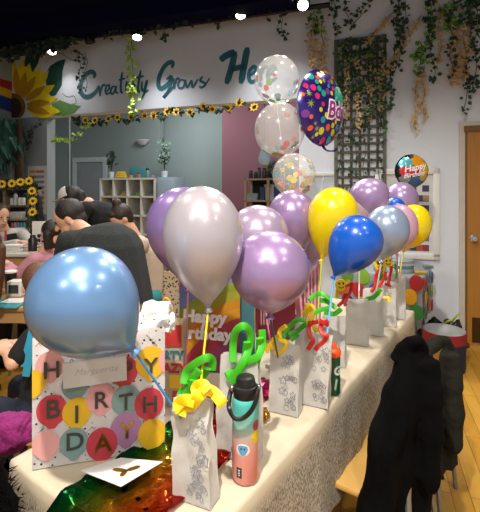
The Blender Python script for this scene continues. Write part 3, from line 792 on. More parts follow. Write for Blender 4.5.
# ---------------------------------------------------------------- bottles
def grad_mat(name, stops, z0, z1, rough=.4):
    m = mat(name, '#888888', rough, coat=.2)
    n, l = nodes(m); b = base(m); tc = n.new('ShaderNodeTexCoord'); sp = n.new('ShaderNodeSeparateXYZ'); l.new(tc.outputs['Object'], sp.inputs[0])
    mr = n.new('ShaderNodeMapRange'); mr.inputs[1].default_value = z0; mr.inputs[2].default_value = z1; l.new(sp.outputs['Z'], mr.inputs[0])
    r = ramp(n, stops); l.new(mr.outputs[0], r.inputs[0]); l.new(r.outputs[0], b.inputs['Base Color']); return m
c = at(245.5, 480, 1.053); c.z = TZ2
wb = thing('water_bottle', 'tall insulated bottle fading from teal to pink with black lid', 'bottle', c, math.radians(-2))
rb_ = .0345
bm = NB(); lathe(bm, [(0,0),(rb_-.003,0),(rb_,.004),(rb_,.196),(rb_-.002,.205),(rb_-.006,.211),(0,.212)], 48, Matrix.Translation((0,0,0)))
obj('bottle_body', bm, grad_mat('teal_pink_paint', [(0,'#e08a84'),(.42,'#e09a92'),(.66,'#8fb5ae'),(.85,'#4fb3ad'),(1,'#4fb3ad')], 0, .21, .42), wb, world=False)
m_lid = mat('black_plastic', '#141416', .4)
bm = NB(); lathe(bm, [(0,.208),(.030,.208),(.0315,.212),(.0315,.232),(.030,.236),(.026,.238),(.025,.25),(.022,.258),(.014,.262),(0,.262)], 40); obj('lid', bm, m_lid, wb, world=False)
bm = NB(); lp = [(-.033,-.004,.232),(-.040,-.014,.215),(-.040,-.032,.192),(-.026,-.050,.178),(-.004,-.055,.182),(.017,-.049,.20),(.030,-.030,.222),(.033,-.006,.236)]
strip(bm, [V(p) for p in lp], .011, .005, (.1,-1,-.5), 6); obj('carry_loop', bm, m_lid, wb, world=False)
bm = NB(); ball(bm, (.034, -.008, .236), (.006,.009,.009), 12); ball(bm, (-.034, -.008, .232), (.006,.009,.009), 12); obj('loop_pivot', bm, m_steel, wb, world=False)
def onbottle(r, pts, th=.0006, ang0=0):
    """a printed patch wrapped round a cylinder: x = arc length from the front, y = height"""
    bm = NB(); cxm = sum(p[0] for p in pts)/len(pts); cym = sum(p[1] for p in pts)/len(pts)
    def cyl(x, z, rr): a = -PI/2+ang0+x/r; return V((rr*math.cos(a), rr*math.sin(a), z))
    for rr_out in (r+th,):
        rings = []
        for k in (1, .66, .33):
            rings.append([bm.verts.new(cyl(cxm+(x-cxm)*k, cym+(y-cym)*k, rr_out)) for x, y in pts])
        cv = bm.verts.new(cyl(cxm, cym, rr_out))
        base_ = [bm.verts.new(cyl(x, y, r-.0005)) for x, y in pts]; n = len(pts)
        for k in range(n):
            bm.faces.new((base_[k], base_[(k+1)%n], rings[0][(k+1)%n], rings[0][k]))
            for A, B in ((rings[0], rings[1]), (rings[1], rings[2])): bm.faces.new((A[k], A[(k+1)%n], B[(k+1)%n], B[k]))
            bm.faces.new((rings[2][k], rings[2][(k+1)%n], cv))
    return bm
def star2(cx, cy, r, spikes, q=.25): return [(cx+r*(1+q*math.sin(spikes*a))*math.cos(a), cy+r*(1+q*math.sin(spikes*a))*math.sin(a)) for a in [2*PI*k/40 for k in range(40)]]
def blobp(cx, cy, rx, ry): return disc2(cx, cy, rx, ry, 28)
st = obj('white_sticker', onbottle(rb_, blobp(-.006,.090,.0175,.0145)), mat('sticker_white', '#dcdcdc', .4), wb, world=False)
o = obj('blue_sticker', onbottle(rb_, star2(-.006,.090,.0125,3,.10), .001), mat('sticker_blue', '#5b9bc4', .4), wb, world=False); o['label'] = 'pale blue sticker with small face'
bm = onbottle(rb_, blobp(-.010,.093,.0018,.0024), .0014); bcat(bm, onbottle(rb_, blobp(-.002,.093,.0018,.0024), .0014)); obj('sticker_eyes', bm, mat('black_print', '#1c1a14', .5), wb, world=False)
bm = onbottle(rb_, [(-.023,.018),(-.009,.018),(-.009,.044),(-.023,.044)]); obj('black_sticker', bm, mat('sticker_black', '#17171a', .4), wb, world=False)
bm = NB()
for k, (wd, zz) in enumerate(((.006,.037),(.003,.033),(.006,.029),(.004,.024))): bcat(bm, onbottle(rb_, [(-.016-wd/2,zz),(-.016+wd/2,zz),(-.016+wd/2,zz+.002),(-.016-wd/2,zz+.002)], .0011))
obj('sticker_print', bm, mat('white_print', '#cfcfcf', .5), wb, world=False)
o = obj('yellow_sticker', onbottle(rb_, blobp(.030,.118,.014,.017)), mat('sticker_yellow', '#d2b52a', .4, var=.3, vscale=90), wb, world=False)
o = obj('pink_sticker', onbottle(rb_, blobp(.031,.146,.011,.013)), mat('sticker_plum', '#9a3b5a', .4, var=.4, vscale=120), wb, world=False)
c = at(333.5, 393, 1.49); c.z = TZ2
sb = thing('squeeze_bottle', 'dark green squeeze bottle with an orange cap and white letter', 'bottle', c, .1)
m_gr = mat('green_plastic', '#0f4a2c', .35)
bm = NB(); lathe(bm, [(0,0),(.022,0),(.0245,.004),(.0245,.05),(.023,.07),(.0225,.085),(.024,.10),(.0245,.128),(.022,.138),(0,.139)], 36); obj('bottle_body', bm, m_gr, sb, world=False)
bm = NB(); lathe(bm, [(0,.136),(.0245,.136),(.0255,.140),(.0255,.156),(.022,.162),(.012,.166),(.010,.178),(.0085,.181),(0,.181)], 32)
for k in range(18):
    a = 2*PI*k/18; box(bm, (.0257*math.cos(a), .0257*math.sin(a), .148), (.0022,.0022,.014))
obj('orange_cap', bm, mat('orange_plastic', '#e8541c', .4), sb, world=False)
tmp = text('G', .042, Matrix.Identity(4), .0004, .12, bold=.0018)
bmesh.ops.subdivide_edges(tmp, edges=[e for e in tmp.edges if e.calc_length() > .003], cuts=3)
for v in tmp.verts:
    x, y, z = v.co; a = -PI/2+.12+(x+.004)/.0238; r = .0246+z; v.co = V((r*math.cos(a), r*math.sin(a), .088+y))
bmesh.ops.triangulate(tmp, faces=tmp.faces)
obj('white_letter', tmp, mat('white_print', '#cfcfcf', .5), sb, world=False, smooth=False)
bm = onbottle(.0247, [(.001,.062),(.007,.058),(.0,.020),(-.006,.026)], .0008); obj('pale_bolt', bm, mat('pale_print', '#9fb0a4', .5), sb, world=False)
# ---------------------------------------------------------------- gift bags standing at the back of the table
def gift(px0, px1, pybase, Y, topy, rot, d, m, label, handle=None):
    c0 = at((px0+px1)/2, pybase, Y); c0.z = TZ2
    w = (px1-px0)/F*Y/math.cos(rot); h = (pybase-topy)/F*Y
    t = thing('gift_bag', label, 'gift bag', c0, rot)
    M = Matrix.Translation((-w/2, 0, 0)) @ frame((0,0,0), (1,0,0), (0,0,1), (0,-1,0))
    bm = NB(); prism(bm, w, d, h, M, .85, d*.15); obj('bag_body', bm, m, t, world=False, smooth=False)
    if handle:
        for y in (-.001, d*.9):
            bm = NB(); tube(bm, cr([(-w*.22, y, h-.03), (-w*.25, y-.004, h+.0), (-w*.12, y-.012, h+.07), (w*.05, y-.012, h+.06), (w*.16, y-.004, h), (w*.15, y, h-.03)], 5), .004, 8); obj('handle', bm, handle, t, world=False)
    return t, M, w, h
def rainbow_mat():
    m = mat('rainbow_print', '#cc8844', .45, var=.02)
    n, l = nodes(m); b = base(m); tc = n.new('ShaderNodeTexCoord')
    mp = n.new('ShaderNodeMapping'); mp.inputs['Location'].default_value = (-.22, 0, .14); l.new(tc.outputs['Object'], mp.inputs[0])
    sp = n.new('ShaderNodeSeparateXYZ'); l.new(mp.outputs[0], sp.inputs[0]); cb = n.new('ShaderNodeCombineXYZ'); l.new(sp.outputs['X'], cb.inputs[0]); l.new(sp.outputs['Z'], cb.inputs[1])
    ln = n.new('ShaderNodeVectorMath'); ln.operation = 'LENGTH'; l.new(cb.outputs[0], ln.inputs[0])
    mr = n.new('ShaderNodeMapRange'); mr.inputs[1].default_value = .22; mr.inputs[2].default_value = .62; l.new(ln.outputs[1], mr.inputs[0])
    r = ramp(n, [(0,'#a84f8c'),(.12,'#b85a92'),(.2,'#cc4f66'),(.30,'#d65668'),(.38,'#efb032'),(.48,'#e8a230'),(.56,'#c0bb42'),(.66,'#a8b644'),(.74,'#8f9ac8'),(.82,'#8090c6'),(.90,'#a06aa4'),(.97,'#6cadbf')], 'CONSTANT')
    l.new(mr.outputs[0], r.inputs[0]); l.new(r.outputs[0], b.inputs['Base Color']); return m
t, M, w, h = gift(179, 240, 374, 1.66, 270, -.05, .10, rainbow_mat(), 'rainbow striped birthday gift bag with a magenta cord handle', mat('magenta_cord', '#a01c50', .5))
m_wp = mat('white_print', '#cfcfcf', .5); m_lt = mat('white_ink', '#ece6ea', .5)
obj('printed_word', text('Happy', .068, M @ Matrix.Translation((w*.42, h*.53, .006)) @ Matrix.Rotation(-.05, 4, 'Z'), .0005, bold=.003), m_lt, t, world=False, smooth=False)
obj('printed_word', text('Birthday!', .068, M @ Matrix.Translation((w*.44, h*.37, .007)) @ Matrix.Rotation(-.05, 4, 'Z'), .0005, bold=.003), m_lt, t, world=False, smooth=False)
m_tealbag = spots_mat('teal_spotted_paper', '#5f9aa6', '#c9763c', 30, .13, .5)
t, M, w, h = gift(238, 255, 372, 1.70, 284, .25, .09, m_tealbag, 'narrow teal spotted gift bag next to the rainbow one')
t, M, w, h = gift(258, 296, 344, 2.02, 292, .12, .09, mat('rose_paper', '#b8445f', .5, var=.12, vscale=4), 'rose pink gift bag behind the third and fourth paper bags')
bm = NB(); 
for k in range(5): box(bm, (w*(.08+.07*k), h*.6, .002), (w*.035, h*.6, .001), M)
obj('pale_stripes', bm, mat('pale_pink_ink', '#dfb3bb', .5), t, world=False, smooth=False)
t, M, w, h = gift(299, 321, 336, 2.15, 270, .1, .07, mat('pink_paper', '#d58a98', .5), 'small pink striped gift bag below the yellow balloon')
bm = NB()
for k in range(6): box(bm, (w*(.09+.16*k), h*.5, .002), (w*.06, h*.9, .001), M)
obj('pale_stripes', bm, mat('pale_pink_ink', '#dfb3bb', .5), t, world=False, smooth=False)
t, M, w, h = gift(147, 183, 418, 1.40, 336, -.05, .07, mat('cream_party_paper', '#dccfb4', .5), 'colourful lettered gift bag squeezed behind the large white birthday bag', mat('yellow_cord', '#d3a02a', .5))
bm = NB(); box(bm, (w*.72, h*.86, .002), (w*.5, h*.26, .001), M); obj('red_panel', bm, mat('red_print', '#b3302e', .5), t, world=False, smooth=False); bm = NB(); box(bm, (w*.85, h*.1, .002), (w*.28, h*.18, .001), M); obj('red_panel', bm, mat('red_print', '#b3302e', .5), t, world=False, smooth=False)
bm = NB(); box(bm, (w*.8, h*.30, .002), (w*.36, h*.16, .001), M); obj('yellow_panel', bm, mat('print_yellow', DC['yellow'], .45, var=.05), t, world=False, smooth=False)
obj('printed_word', text('PARTY', .038, M @ Matrix.Translation((w*.56, h*.62, .003)), .0005, bold=.0018), mat('teal_ink', '#2f6f78', .5), t, world=False, smooth=False)
obj('printed_word', text('CRAZY', .042, M @ Matrix.Translation((w*.55, h*.46, .003)), .0005, bold=.0025), mat('red_print', '#b3302e', .5), t, world=False, smooth=False)
# ---------------------------------------------------------------- far gift table
FC = at(421, 278, 3.47); FC.z = 0
def fp(s, t, z): return FC+TU*s-TV*t+UP*z          # s away, t to the left
ft = thing('folding_table', 'small gift table under balloon print cloth by the white wall', 'table', fp(.22, .37, 0), math.atan2(-.569, .822))
bm = NB(); box(bm, (0,0,.722), (.72,.42,.035), bev=.005); obj('tabletop', bm, mat('grey_plastic', '#c9c9c6', .5), ft, world=False)
for a in (-1, 1):
    for b in (-1, 1):
        bm = NB(); tube(bm, [(a*.30, b*.16, .705), (a*.32, b*.18, 0)], .014, 10); obj('leg', bm, m_greyleg, ft, world=False)
cl2 = cloth('tablecloth', lambda x, y, z: fp(x, y, z), .44, .74, .745, .36, 17, spots_mat('pale_grey_dots', '#9aa3ab', '#7d868e', 70, .2, .5), 9, amp=.008)
tag(cl2, 'grey tablecloth printed with colourful balloons on the far gift table', 'tablecloth')
rnd = random.Random(4); cols = ['#b02a34','#d8a01f','#2f7a3e','#2f6fa3','#57963a','#c4552a','#29365f','#7fae3a']
k = 0
for row in range(3):
    for cc in range(5):
        col = cols[(k*5+row) % 8]; k += 1
        tt = .03+.15*cc+.05*(row%2); zz = .70-.125*row
        c = fp(-.030, tt, zz) 
        MM = frame(c, TV, UP, -TU); bm = NB(); lathe(bm, [(.0,-.0),(.06,0),(.06,.004),(.0,.012)], 20, MM @ Matrix.Diagonal((.95,1.15,1,1)))
        o = obj('printed_balloon', bm, mat('balloon_print_'+col[1:], col, .45), cl2)
    for cc in range(3):
        col = cols[(k*3+row+1) % 8]; k += 1
        c = fp(.05+.14*cc, -.030, .69-.125*row+.03*(cc%2))
        MM = frame(c, TU, UP, TV); bm = NB(); lathe(bm, [(.0,0),(.048,0),(.048,.004),(.0,.012)], 20, MM @ Matrix.Diagonal((.95,1.15,1,1)))
        o = obj('printed_balloon', bm, mat('balloon_print_'+col[1:], col, .45), cl2)
c = at(403, 272, 3.72); c.z = .75
tn = thing('cake_tin', 'round white tin with a blue band on the far gift table', 'tin', c)
bm = NB(); lathe(bm, [(0,0),(.088,0),(.09,.004),(.09,.085),(0,.086)], 36); obj('tin_body', bm, mat('white_tin', '#ccd0d4', .4), tn, world=False)
bm = NB(); lathe(bm, [(.0905,.03),(.0912,.031),(.0912,.06),(.0905,.061)], 36, cap=False); obj('blue_band', bm, mat('teal_blue_print', '#5d8f9f', .5), tn, world=False)
bm = NB(); lathe(bm, [(0,.084),(.093,.084),(.094,.088),(.094,.10),(.09,.104),(0,.105)], 36); obj('tin_lid', bm, mat('tin_lid_blue', '#a7b6c0', .35, metal=.2), tn, world=False)
for px, py, Y, s, col, lab in ((420,276,3.62,(.10,.06,.02),'#d9b52c','small yellow packet lying beside the round white tin'),(428,270,3.85,(.08,.06,.03),'#7a8f99','small grey packet at the corner of the far gift table'),(380,274,3.75,(.09,.09,.05),'#4f86a0','blue present box on the far gift table behind the toys')):
    c = at(px, py, Y); c.z = .749; bm = NB(); box(bm, c+UP*s[2]/2, s, None, .004); tag(obj('packet', bm, mat('packet_'+col[1:], col, .5)), lab, 'packet')
# ---------------------------------------------------------------- laundry style bucket and black bags by the wall
c = at(444, 370, 3.42); c.z = 0
bk = thing('bucket', 'round navy fabric bin with a red rim by the wooden door', 'bin', c)
bm = NB(); lathe(bm, [(0,.002),(.155,.002),(.158,.01),(.165,.235),(.161,.235),(.155,.02),(0,.015)], 40, cap=False); obj('bin_body', bm, mat('navy_fabric', '#161c33', .8, bump=.2), bk, world=False)
bm = NB(); lathe(bm, [(.166,.235),(.168,.236),(.170,.318),(.166,.322),(.164,.318),(.162,.236)], 40, cap=False); obj('red_rim', bm, mat('red_fabric', '#84141f', .7), bk, world=False)
bm = NB(); lathe(bm, [(0,.255),(.08,.262),(.14,.275),(.1615,.31),(.163,.322)], 40, cap=False)
for v in bm.verts: v.co.z += .012*noise.noise(V((v.co.x*22, v.co.y*22, 3)))*(1 if v.co.z < .3 else .2)
obj('white_liner', bm, mat('white_liner', '#a6a9ac', .5), bk, world=False)
def lump(name, label, cat, c, r, m, seed, amp=.4, sub=4, group=None, angle=30):
    bm = NB(); bmesh.ops.create_icosphere(bm, subdivisions=sub, radius=1)
    for v in bm.verts:
        k = 1+amp*noise.noise(v.co*1.8+V((seed*3.1,0,0)))+amp*.5*noise.noise(v.co*4.5+V((0,seed*2.7,0)))
        p = v.co*k; v.co = V((c[0]+p.x*r[0], c[1]+p.y*r[1], max(c[2]+p.z*r[2], .001)))
    return tag(obj(name, bm, m, angle=angle), label, cat, group)
m_bp = mat('black_bag_plastic', '#121316', .3, var=.2)
lump('plastic_bag', 'crumpled black plastic bag against the wall, left of the bin', 'bag', at(432,330,3.72)-UP*.12, (.12,.07,.20), m_bp, 1, .45)
lump('plastic_bag', 'crumpled black plastic bag against the wall, behind the bin', 'bag', at(450,330,3.70)-UP*.13, (.12,.07,.20), m_bp, 2, .45)
bm = NB(); strip(bm, [at(452,321,3.62), at(456,317,3.6), at(460,312,3.6)], .02, .004, (0,-1,.2), 5, True); strip(bm, [at(443,324,3.62), at(448,321,3.6), at(452,320,3.6)], .018, .004, (0,-1,.2), 5, True)
tag(obj('plastic_leaf', bm, mat('lime_leaf', '#9fae2c', .5)), 'lime green leaf strips poking from the black plastic bags', 'leaf')
lump('ball', 'small dark red ball on the floor right of the bin', 'ball', at(466,343,3.6)-UP*.02, (.03,.03,.03), mat('dark_red_ball', '#6d1420', .5), 3, .05, 3)
# =============================================================== balloons on sticks
BC = {'lightblue': ('#6f97c8', .35, .15), 'purple': ('#9a80c0', .4, .12), 'pearl': ('#c4bec8', .25, .3), 'palelilac': ('#bda9c6', .35, .2), 'lilac': ('#ab8fc0', .4, .12),
      'yellow': ('#f2dc06', .0, .25), 'royal': ('#0a5ac8', .0, .15), 'palepink': ('#d9bfd0', .2, .25), 'silver': ('#9fb2d2', .4, .15), 'pink': ('#dfb4cf', .2, .25), 'lilac2': ('#b094c4', .35, .15)}
SCOL = {'blue': '#2f78b8', 'yellow': '#e8d21c', 'pink': '#d98aa8', 'dark': '#28566a', 'lightblue': '#5fa6d6', 'white': '#d5d5d5', 'lime': '#b9c92a'}
def balloon(label, key, cx, cy, w, top, neck, Y, stick, end, endY, pear=.85, endz=None, dY=0):
    """cx,cy: pixel of the widest point; w: width; top: top row; neck: pixel; stick colour; end: pixel of the stick's foot"""
    c = at(cx, cy, Y); n = at(neck[0], neck[1], Y+dY); rx = w/2/F*Y
    ax = (c-n).normalized(); hl = (c-n).length; hu = abs((cy-top)/F*Y) if ax.z > .93 else rx*.98
    side = ax.orthogonal().normalized(); M = frame(c, side, ax.cross(side), ax)
    t = thing('balloon', label, 'balloon', c, 0, 'balloons on sticks')
    prof = []
    for k in range(18):
        s = 1-k/18           # neck to centre
        r = rx*math.cos(s*PI/2)**pear
        r = max(r*(1-.32*s**5), rx*.085)
        prof.append((r, -hl*s))
    for k in range(15):
        a = k/14*PI/2; prof.append((rx*math.cos(a) if k < 14 else 0, hu*math.sin(a)))
    col, pr, tr_ = BC[key]; m = balloon_mat('latex_'+key, col, pr, tr_)
    bm = NB(); lathe(bm, prof, 40, M, cap=True); obj('latex_skin', bm, m, t, angle=70)
    bm = NB(); lathe(bm, [(rx*.08,-hl+.002),(rx*.06,-hl-.004),(rx*.085,-hl-.010),(rx*.12,-hl-.016),(rx*.10,-hl-.018),(0,-hl-.014)], 16, M); obj('knotted_neck', bm, m, t)
    e = at(end[0], end[1], endY)
    if endz is not None: e.z = endz
    nn = n-ax*.01; d = (e-nn)
    if e.z > TZ2+.03 and d.z < -.02 and endz is None: e = e+d.normalized()*.05     # the stick reaches into its bag
    bm = NB(); tube(bm, [nn, nn.lerp(e, .5), e], .0030 if Y < 1.5 else .0036, 8); obj('stick', bm, mat('stick_'+stick, SCOL[stick], .4), t)
    return t
balloon('large pearly light blue balloon in front of the birthday gift bag', 'lightblue', 82, 299, 105, 246, (132,349), .965, 'blue', (172,405), .985, .62)
balloon('purple balloon mostly hidden behind the white pearl balloon', 'purple', 184, 224, 75, 187, (188,285), 1.50, 'pink', (186,352), 1.45, .8)
balloon('white pearl balloon with a long tapered neck and yellow stick', 'pearl', 203, 235, 80, 186, (208,306), 1.22, 'yellow', (200,392), 1.06, .74)
balloon('pale lilac balloon peeking out behind the pearl and lilac balloons', 'palelilac', 258, 236, 62, 205, (262,286), 1.72, 'pink', (270,340), 1.7, .8)
balloon('round lilac pearl balloon above the third paper bag with dark stick', 'lilac', 270, 270, 79, 231, (270,313), 1.30, 'dark', (277,352), 1.36, .55)
balloon('lilac balloon just left of the big yellow balloon', 'lilac', 292, 216, 48, 190, (297,260), 1.95, 'pink', (303,330), 1.9, .72)
balloon('pale pinkish lilac balloon low behind the yellow balloon', 'lilac2', 303, 246, 40, 226, (308,276), 2.1, 'pink', (310,325), 2.05, .7)
balloon('big yellow balloon with a yellow stick next to the royal blue one', 'yellow', 333, 214, 49, 187, (322,258), 1.85, 'lime', (317,330), 1.62, .75)
balloon('glossy royal blue balloon in front of the yellow one', 'royal', 357, 240, 51, 212, (335,275), 1.62, 'lightblue', (327,335), 1.45, .62)
balloon('small pale pink balloon between yellow and lilac ones', 'palepink', 361, 205, 26, 192, (360,228), 2.35, 'white', (359,300), 2.0, .7)
balloon('lilac balloon below the foil balloon, in front of the lattice panel', 'lilac2', 369, 195, 39, 178, (374,220), 2.35, 'pink', (376,280), 2.2, .6)
balloon('pale lilac balloon directly under the round foil balloon', 'lilac2', 401, 199, 33, 182, (402,224), 2.75, 'white', (398,276), 2.4, .6)
balloon('small deep blue balloon wedged behind the silver blue balloon', 'royal', 395, 209, 20, 197, (394,226), 2.55, 'lightblue', (389,280), 2.3, .6)
balloon('silvery periwinkle balloon right of the royal blue balloon', 'silver', 387, 229, 43, 205, (382,259), 2.05, 'white', (376,292), 2.08, .58)
balloon('pink balloon sandwiched between the silver blue and yellow balloons', 'pink', 399, 227, 36, 204, (397,252), 2.28, 'pink', (398,284), 2.36, .58)
balloon('yellow balloon at the far end of the row of balloons', 'yellow', 412, 226, 36, 204, (404,249), 2.50, 'yellow', (399,282), 2.38, .58)
# =============================================================== helium confetti balloons
m_clear = clear_mat('clear_latex', '#d9dcdc')
m_rib = mat('white_ribbon', '#d0d0d0', .5)
anchor = tp(1.32, .17, TZ2)
wt = thing('balloon_weight', 'silver foil weight holding the ribbons of the confetti balloons', 'weight', anchor)
bm = NB(); lathe(bm, [(0,0),(.03,0),(.032,.01),(.026,.045),(.008,.055),(0,.056)], 12); 
obj('weight_body', bm, mat('silver_foil', '#b5b8be', .2, metal=.9, bump=.6), wt, world=False, angle=20)
bm = NB()
for k in range(6): strip(bm, [V((0,0,.05)), V((.02*math.cos(k),.02*math.sin(k),.08)), V((.045*math.cos(k),.045*math.sin(k),.07))], .008, .001, (0,-1,.2), 4)
obj('weight_bow', bm, mat('silver_foil', '#b5b8be', .2, metal=.9, bump=.6), wt, world=False)
def confetti(label, cx, cy, w, h, Y, cols, seed, n=34, bias=.8):
    rnd = random.Random(seed); c = at(cx, cy, Y); rx = w/2/F*Y; rz = h/2/F*Y
    t = thing('confetti_balloon', label, 'balloon', c, 0, 'clear confetti balloons')
    prof = [(.012, -rz*1.10), (.018, -rz*1.05)]
    for k in range(1, 30):
        a = -PI/2+PI*k/30; prof.append((rx*math.cos(a), rz*math.sin(a)))
    prof.append((0, rz))
    bm = NB(); lathe(bm, prof, 40, None, cap=True); obj('latex_skin', bm, m_clear, t, world=False, angle=80)
    bm = NB(); lathe(bm, [(.012,-rz*1.10),(.008,-rz*1.13),(.018,-rz*1.18),(0,-rz*1.17)], 14); obj('knotted_neck', bm, m_clear, t, world=False)
    for k in range(n):
        if rnd.random() < bias:
            lat = -PI/2+abs(rnd.gauss(.35, .42)); lon = rnd.random()*2*PI
        else: lat = rnd.uniform(-.9, .8); lon = rnd.random()*2*PI
        d = V((math.cos(lat)*math.cos(lon), math.cos(lat)*math.sin(lon), math.sin(lat)))
        p = V((d.x*rx*.982, d.y*rx*.982, d.z*rz*.982)); s = d.orthogonal(); r = rnd.choice((.016, .020, .014))
        bm = NB(); lathe(bm, [(0,0),(r,0),(r,.0008),(0,.0008)], 14, frame(p, s, d.cross(s), -d)); cc = rnd.choice(cols)
        obj('confetti_dot', bm, mat('tissue_'+cc[1:], cc, .6), t, world=False)
    st_ = c-UP*rz*1.15
    bm = NB(); P = cr([st_, st_.lerp(anchor, .3)+V((.02,0,-.02)), st_.lerp(anchor, .65)+V((-.015,0,0)), anchor+UP*.05], 8); tube(bm, P, .0014, 5); obj('ribbon', bm, m_rib, t)
confetti('top clear balloon with pink, red and pale blue confetti', 277, 80, 45, 48, 2.50, ['#c8283a','#1f8f78','#7fb83a','#9fc8d8','#d98aa8','#9fc8d8'], 1, 34, .55)
confetti('middle clear balloon with orange and green confetti piled at bottom', 279.5, 130, 50, 55, 2.36, ['#e0602a','#1f8f78','#d8442a','#7fae3a','#2f7f6a','#c84a2a'], 2, 40, .85)
confetti('lowest clear balloon full of yellow and pink confetti', 294, 175, 43, 44, 2.20, ['#e8d23a','#e8d860','#e07a9a','#1f9f90','#e8d23a','#d9c83a'], 3, 44, .15)
# =============================================================== foil balloons
def foil_balloon(label, c, rx, rz, thick, yaw, tilt, m, name='foil_balloon'):
    t = thing(name, label, 'balloon', c, 0, 'printed foil balloons')
    M = Matrix.Rotation(yaw, 4, 'Z') @ Matrix.Rotation(tilt, 4, 'Y') @ frame((0,0,0), (1,0,0), (0,0,1), (0,-1,0))
    N, K = 56, 12
    def zz(q): return thick*(1-q**2.2)**.62
    bm = NB()
    for sgn in (1, -1):
        rings = []
        for j in range(K+1):
            q = j/K; ring = []
            for i in range(N):
                a = 2*PI*i/N; pk = .03*q**6*math.sin(a*18)
                ring.append(bm.verts.new(M @ V((rx*q*math.cos(a)*(1-abs(pk)*.5), rz*q*math.sin(a)*(1-abs(pk)*.5), sgn*(zz(q)+thick*pk*2*(1-q)*3)))) if j else None)
            rings.append(ring)
        cv = bm.verts.new(M @ V((0,0,sgn*zz(0))))
        for i in range(N): bm.faces.new((cv, rings[1][i], rings[1][(i+1)%N]))
        for j in range(1, K):
            for i in range(N): bm.faces.new((rings[j][i], rings[j][(i+1)%N], rings[j+1][(i+1)%N], rings[j+1][i]))
    bmesh.ops.remove_doubles(bm, verts=bm.verts, dist=.0008)
    obj('foil_skin', bm, m, t, world=False, angle=50)
    def patch(pts, eps=.0015):
        """printed patch following the front of the balloon; pts in unit disc coordinates"""
        b = NB(); cxm = sum(p[0] for p in pts)/len(pts); cym = sum(p[1] for p in pts)/len(pts)
        def sp(x, y):
            q = min(.985, math.hypot(x, y)); return M @ V((x*rx, y*rz, zz(q)+eps))
        R = [[b.verts.new(sp(cxm+(x-cxm)*k, cym+(y-cym)*k)) for x, y in pts] for k in (1, .75, .5, .25)]
        cv = b.verts.new(sp(cxm, cym)); n = len(pts)
        for A, B in zip(R, R[1:]):
            for k in range(n): b.faces.new((A[k], A[(k+1)%n], B[(k+1)%n], B[k]))
        for k in range(n): b.faces.new((R[-1][k], R[-1][(k+1)%n], cv))
        return b
    def words(body, size, x0, y0, rot, eps, bold, shear=.2):
        tmp = text(body, size, Matrix.Translation((x0, y0, 0)) @ Matrix.Rotation(rot, 4, 'Z'), .0, shear, bold)
        bmesh.ops.triangulate(tmp, faces=tmp.faces)
        bmesh.ops.subdivide_edges(tmp, edges=[e for e in tmp.edges if e.calc_length() > .08], cuts=2)
        for v in tmp.verts:
            x, y = v.co.x, v.co.y; q = min(.985, math.hypot(x, y)); v.co = M @ V((x*rx, y*rz, zz(q)+eps))
        return tmp
    return t, M, patch, words
m_pf = mat('purple_foil', '#33207a', .22, metal=.55, coat=.5, var=.1)
c = at(321, 108, 2.35)
t, M, patch, words = foil_balloon('upright purple foil balloon printed with bright dots and stars', c, .205, .222, .07, math.radians(42), .06, m_pf)
rnd = random.Random(21); cols = ['#e6dc1f','#cf2f7a','#e0602a','#1f9fb0','#e0c81f','#d8d01f','#7a3a9a','#1fa090','#c02a5a']
k = 0; placed = []
while k < 64:
    x, y = rnd.uniform(-.97, .97), rnd.uniform(-.95, .95); r = rnd.uniform(.05, .105)
    if math.hypot(x, y) > .96 or any(math.hypot(x-a, y-b) < (r+c2)*1.02 for a, b, c2 in placed): 
        placed_try = True; k += .02; continue
    if x > .12 and -.28 < y < .62: k += .02; continue
    placed.append((x, y, r)); k += 1
    cc = cols[len(placed) % 9]
    if len(placed) % 4 == 0: pts = [(x+r*(1.25 if i % 2 else .4)*math.cos(PI*i/7), y+r*(1.25 if i % 2 else .4)*math.sin(PI*i/7)) for i in range(14)]; cc = '#8f9a3a'
    else: pts = [(x+r*math.cos(2*PI*i/16), y+r*math.sin(2*PI*i/16)) for i in range(16)]
    pts = [(a/max(1, math.hypot(a, b)/.975), b/max(1, math.hypot(a, b)/.975)) for a, b in pts]
    obj('printed_dot', patch(pts), mat('foil_print_'+cc[1:], cc, .25, metal=.3, coat=.4), t, world=False)
pts = star2(.48, .36, .26, 6, .08); pts = [(a/max(1, math.hypot(a, b)/.97), b/max(1, math.hypot(a, b)/.97)) for a, b in pts]
o = obj('mint_patch', patch(pts, .002), mat('foil_print_mint', '#8fd0a8', .3, metal=.2), t, world=False)
obj('printed_word', words('Best', .46, .52, .36, .12, .0035, .02), mat('foil_teal_ink', '#1f8f80', .3), t, world=False, smooth=False)
obj('printed_word', words('Bday', .60, .42, -.06, .1, .0022, .055), mat('foil_white', '#e6dce8', .3), t, world=False, smooth=False)
obj('printed_word', words('Bday', .60, .42, -.06, .1, .0032, .012), mat('foil_magenta', '#8a2a7a', .3), t, world=False, smooth=False)
bt = t.location + (M @ V((.03, -.225, 0)))
bm = NB(); strip(bm, [bt+V((0,0,.01)), bt+V((.02,-.005,-.015)), bt+V((.055,-.01,-.02)), bt+V((.075,-.01,-.012))], .03, .003, (0,-.3,1), 5); obj('tail', bm, m_pf, t)
bm = NB(); an2 = tp(1.5, .12, TZ2+.0); tube(bm, cr([bt+V((.03,0,-.02)), bt.lerp(an2, .35)+V((.02,0,0)), bt.lerp(an2, .7), an2+UP*.03], 8), .0014, 5); obj('ribbon', bm, m_rib, t)
wt2 = thing('balloon_weight', 'small purple foil weight holding the ribbon of the purple foil balloon', 'weight', an2)
bm = NB(); lathe(bm, [(0,0),(.025,0),(.027,.01),(.02,.035),(0,.04)], 12); obj('weight_body', bm, m_pf, wt2, world=False)
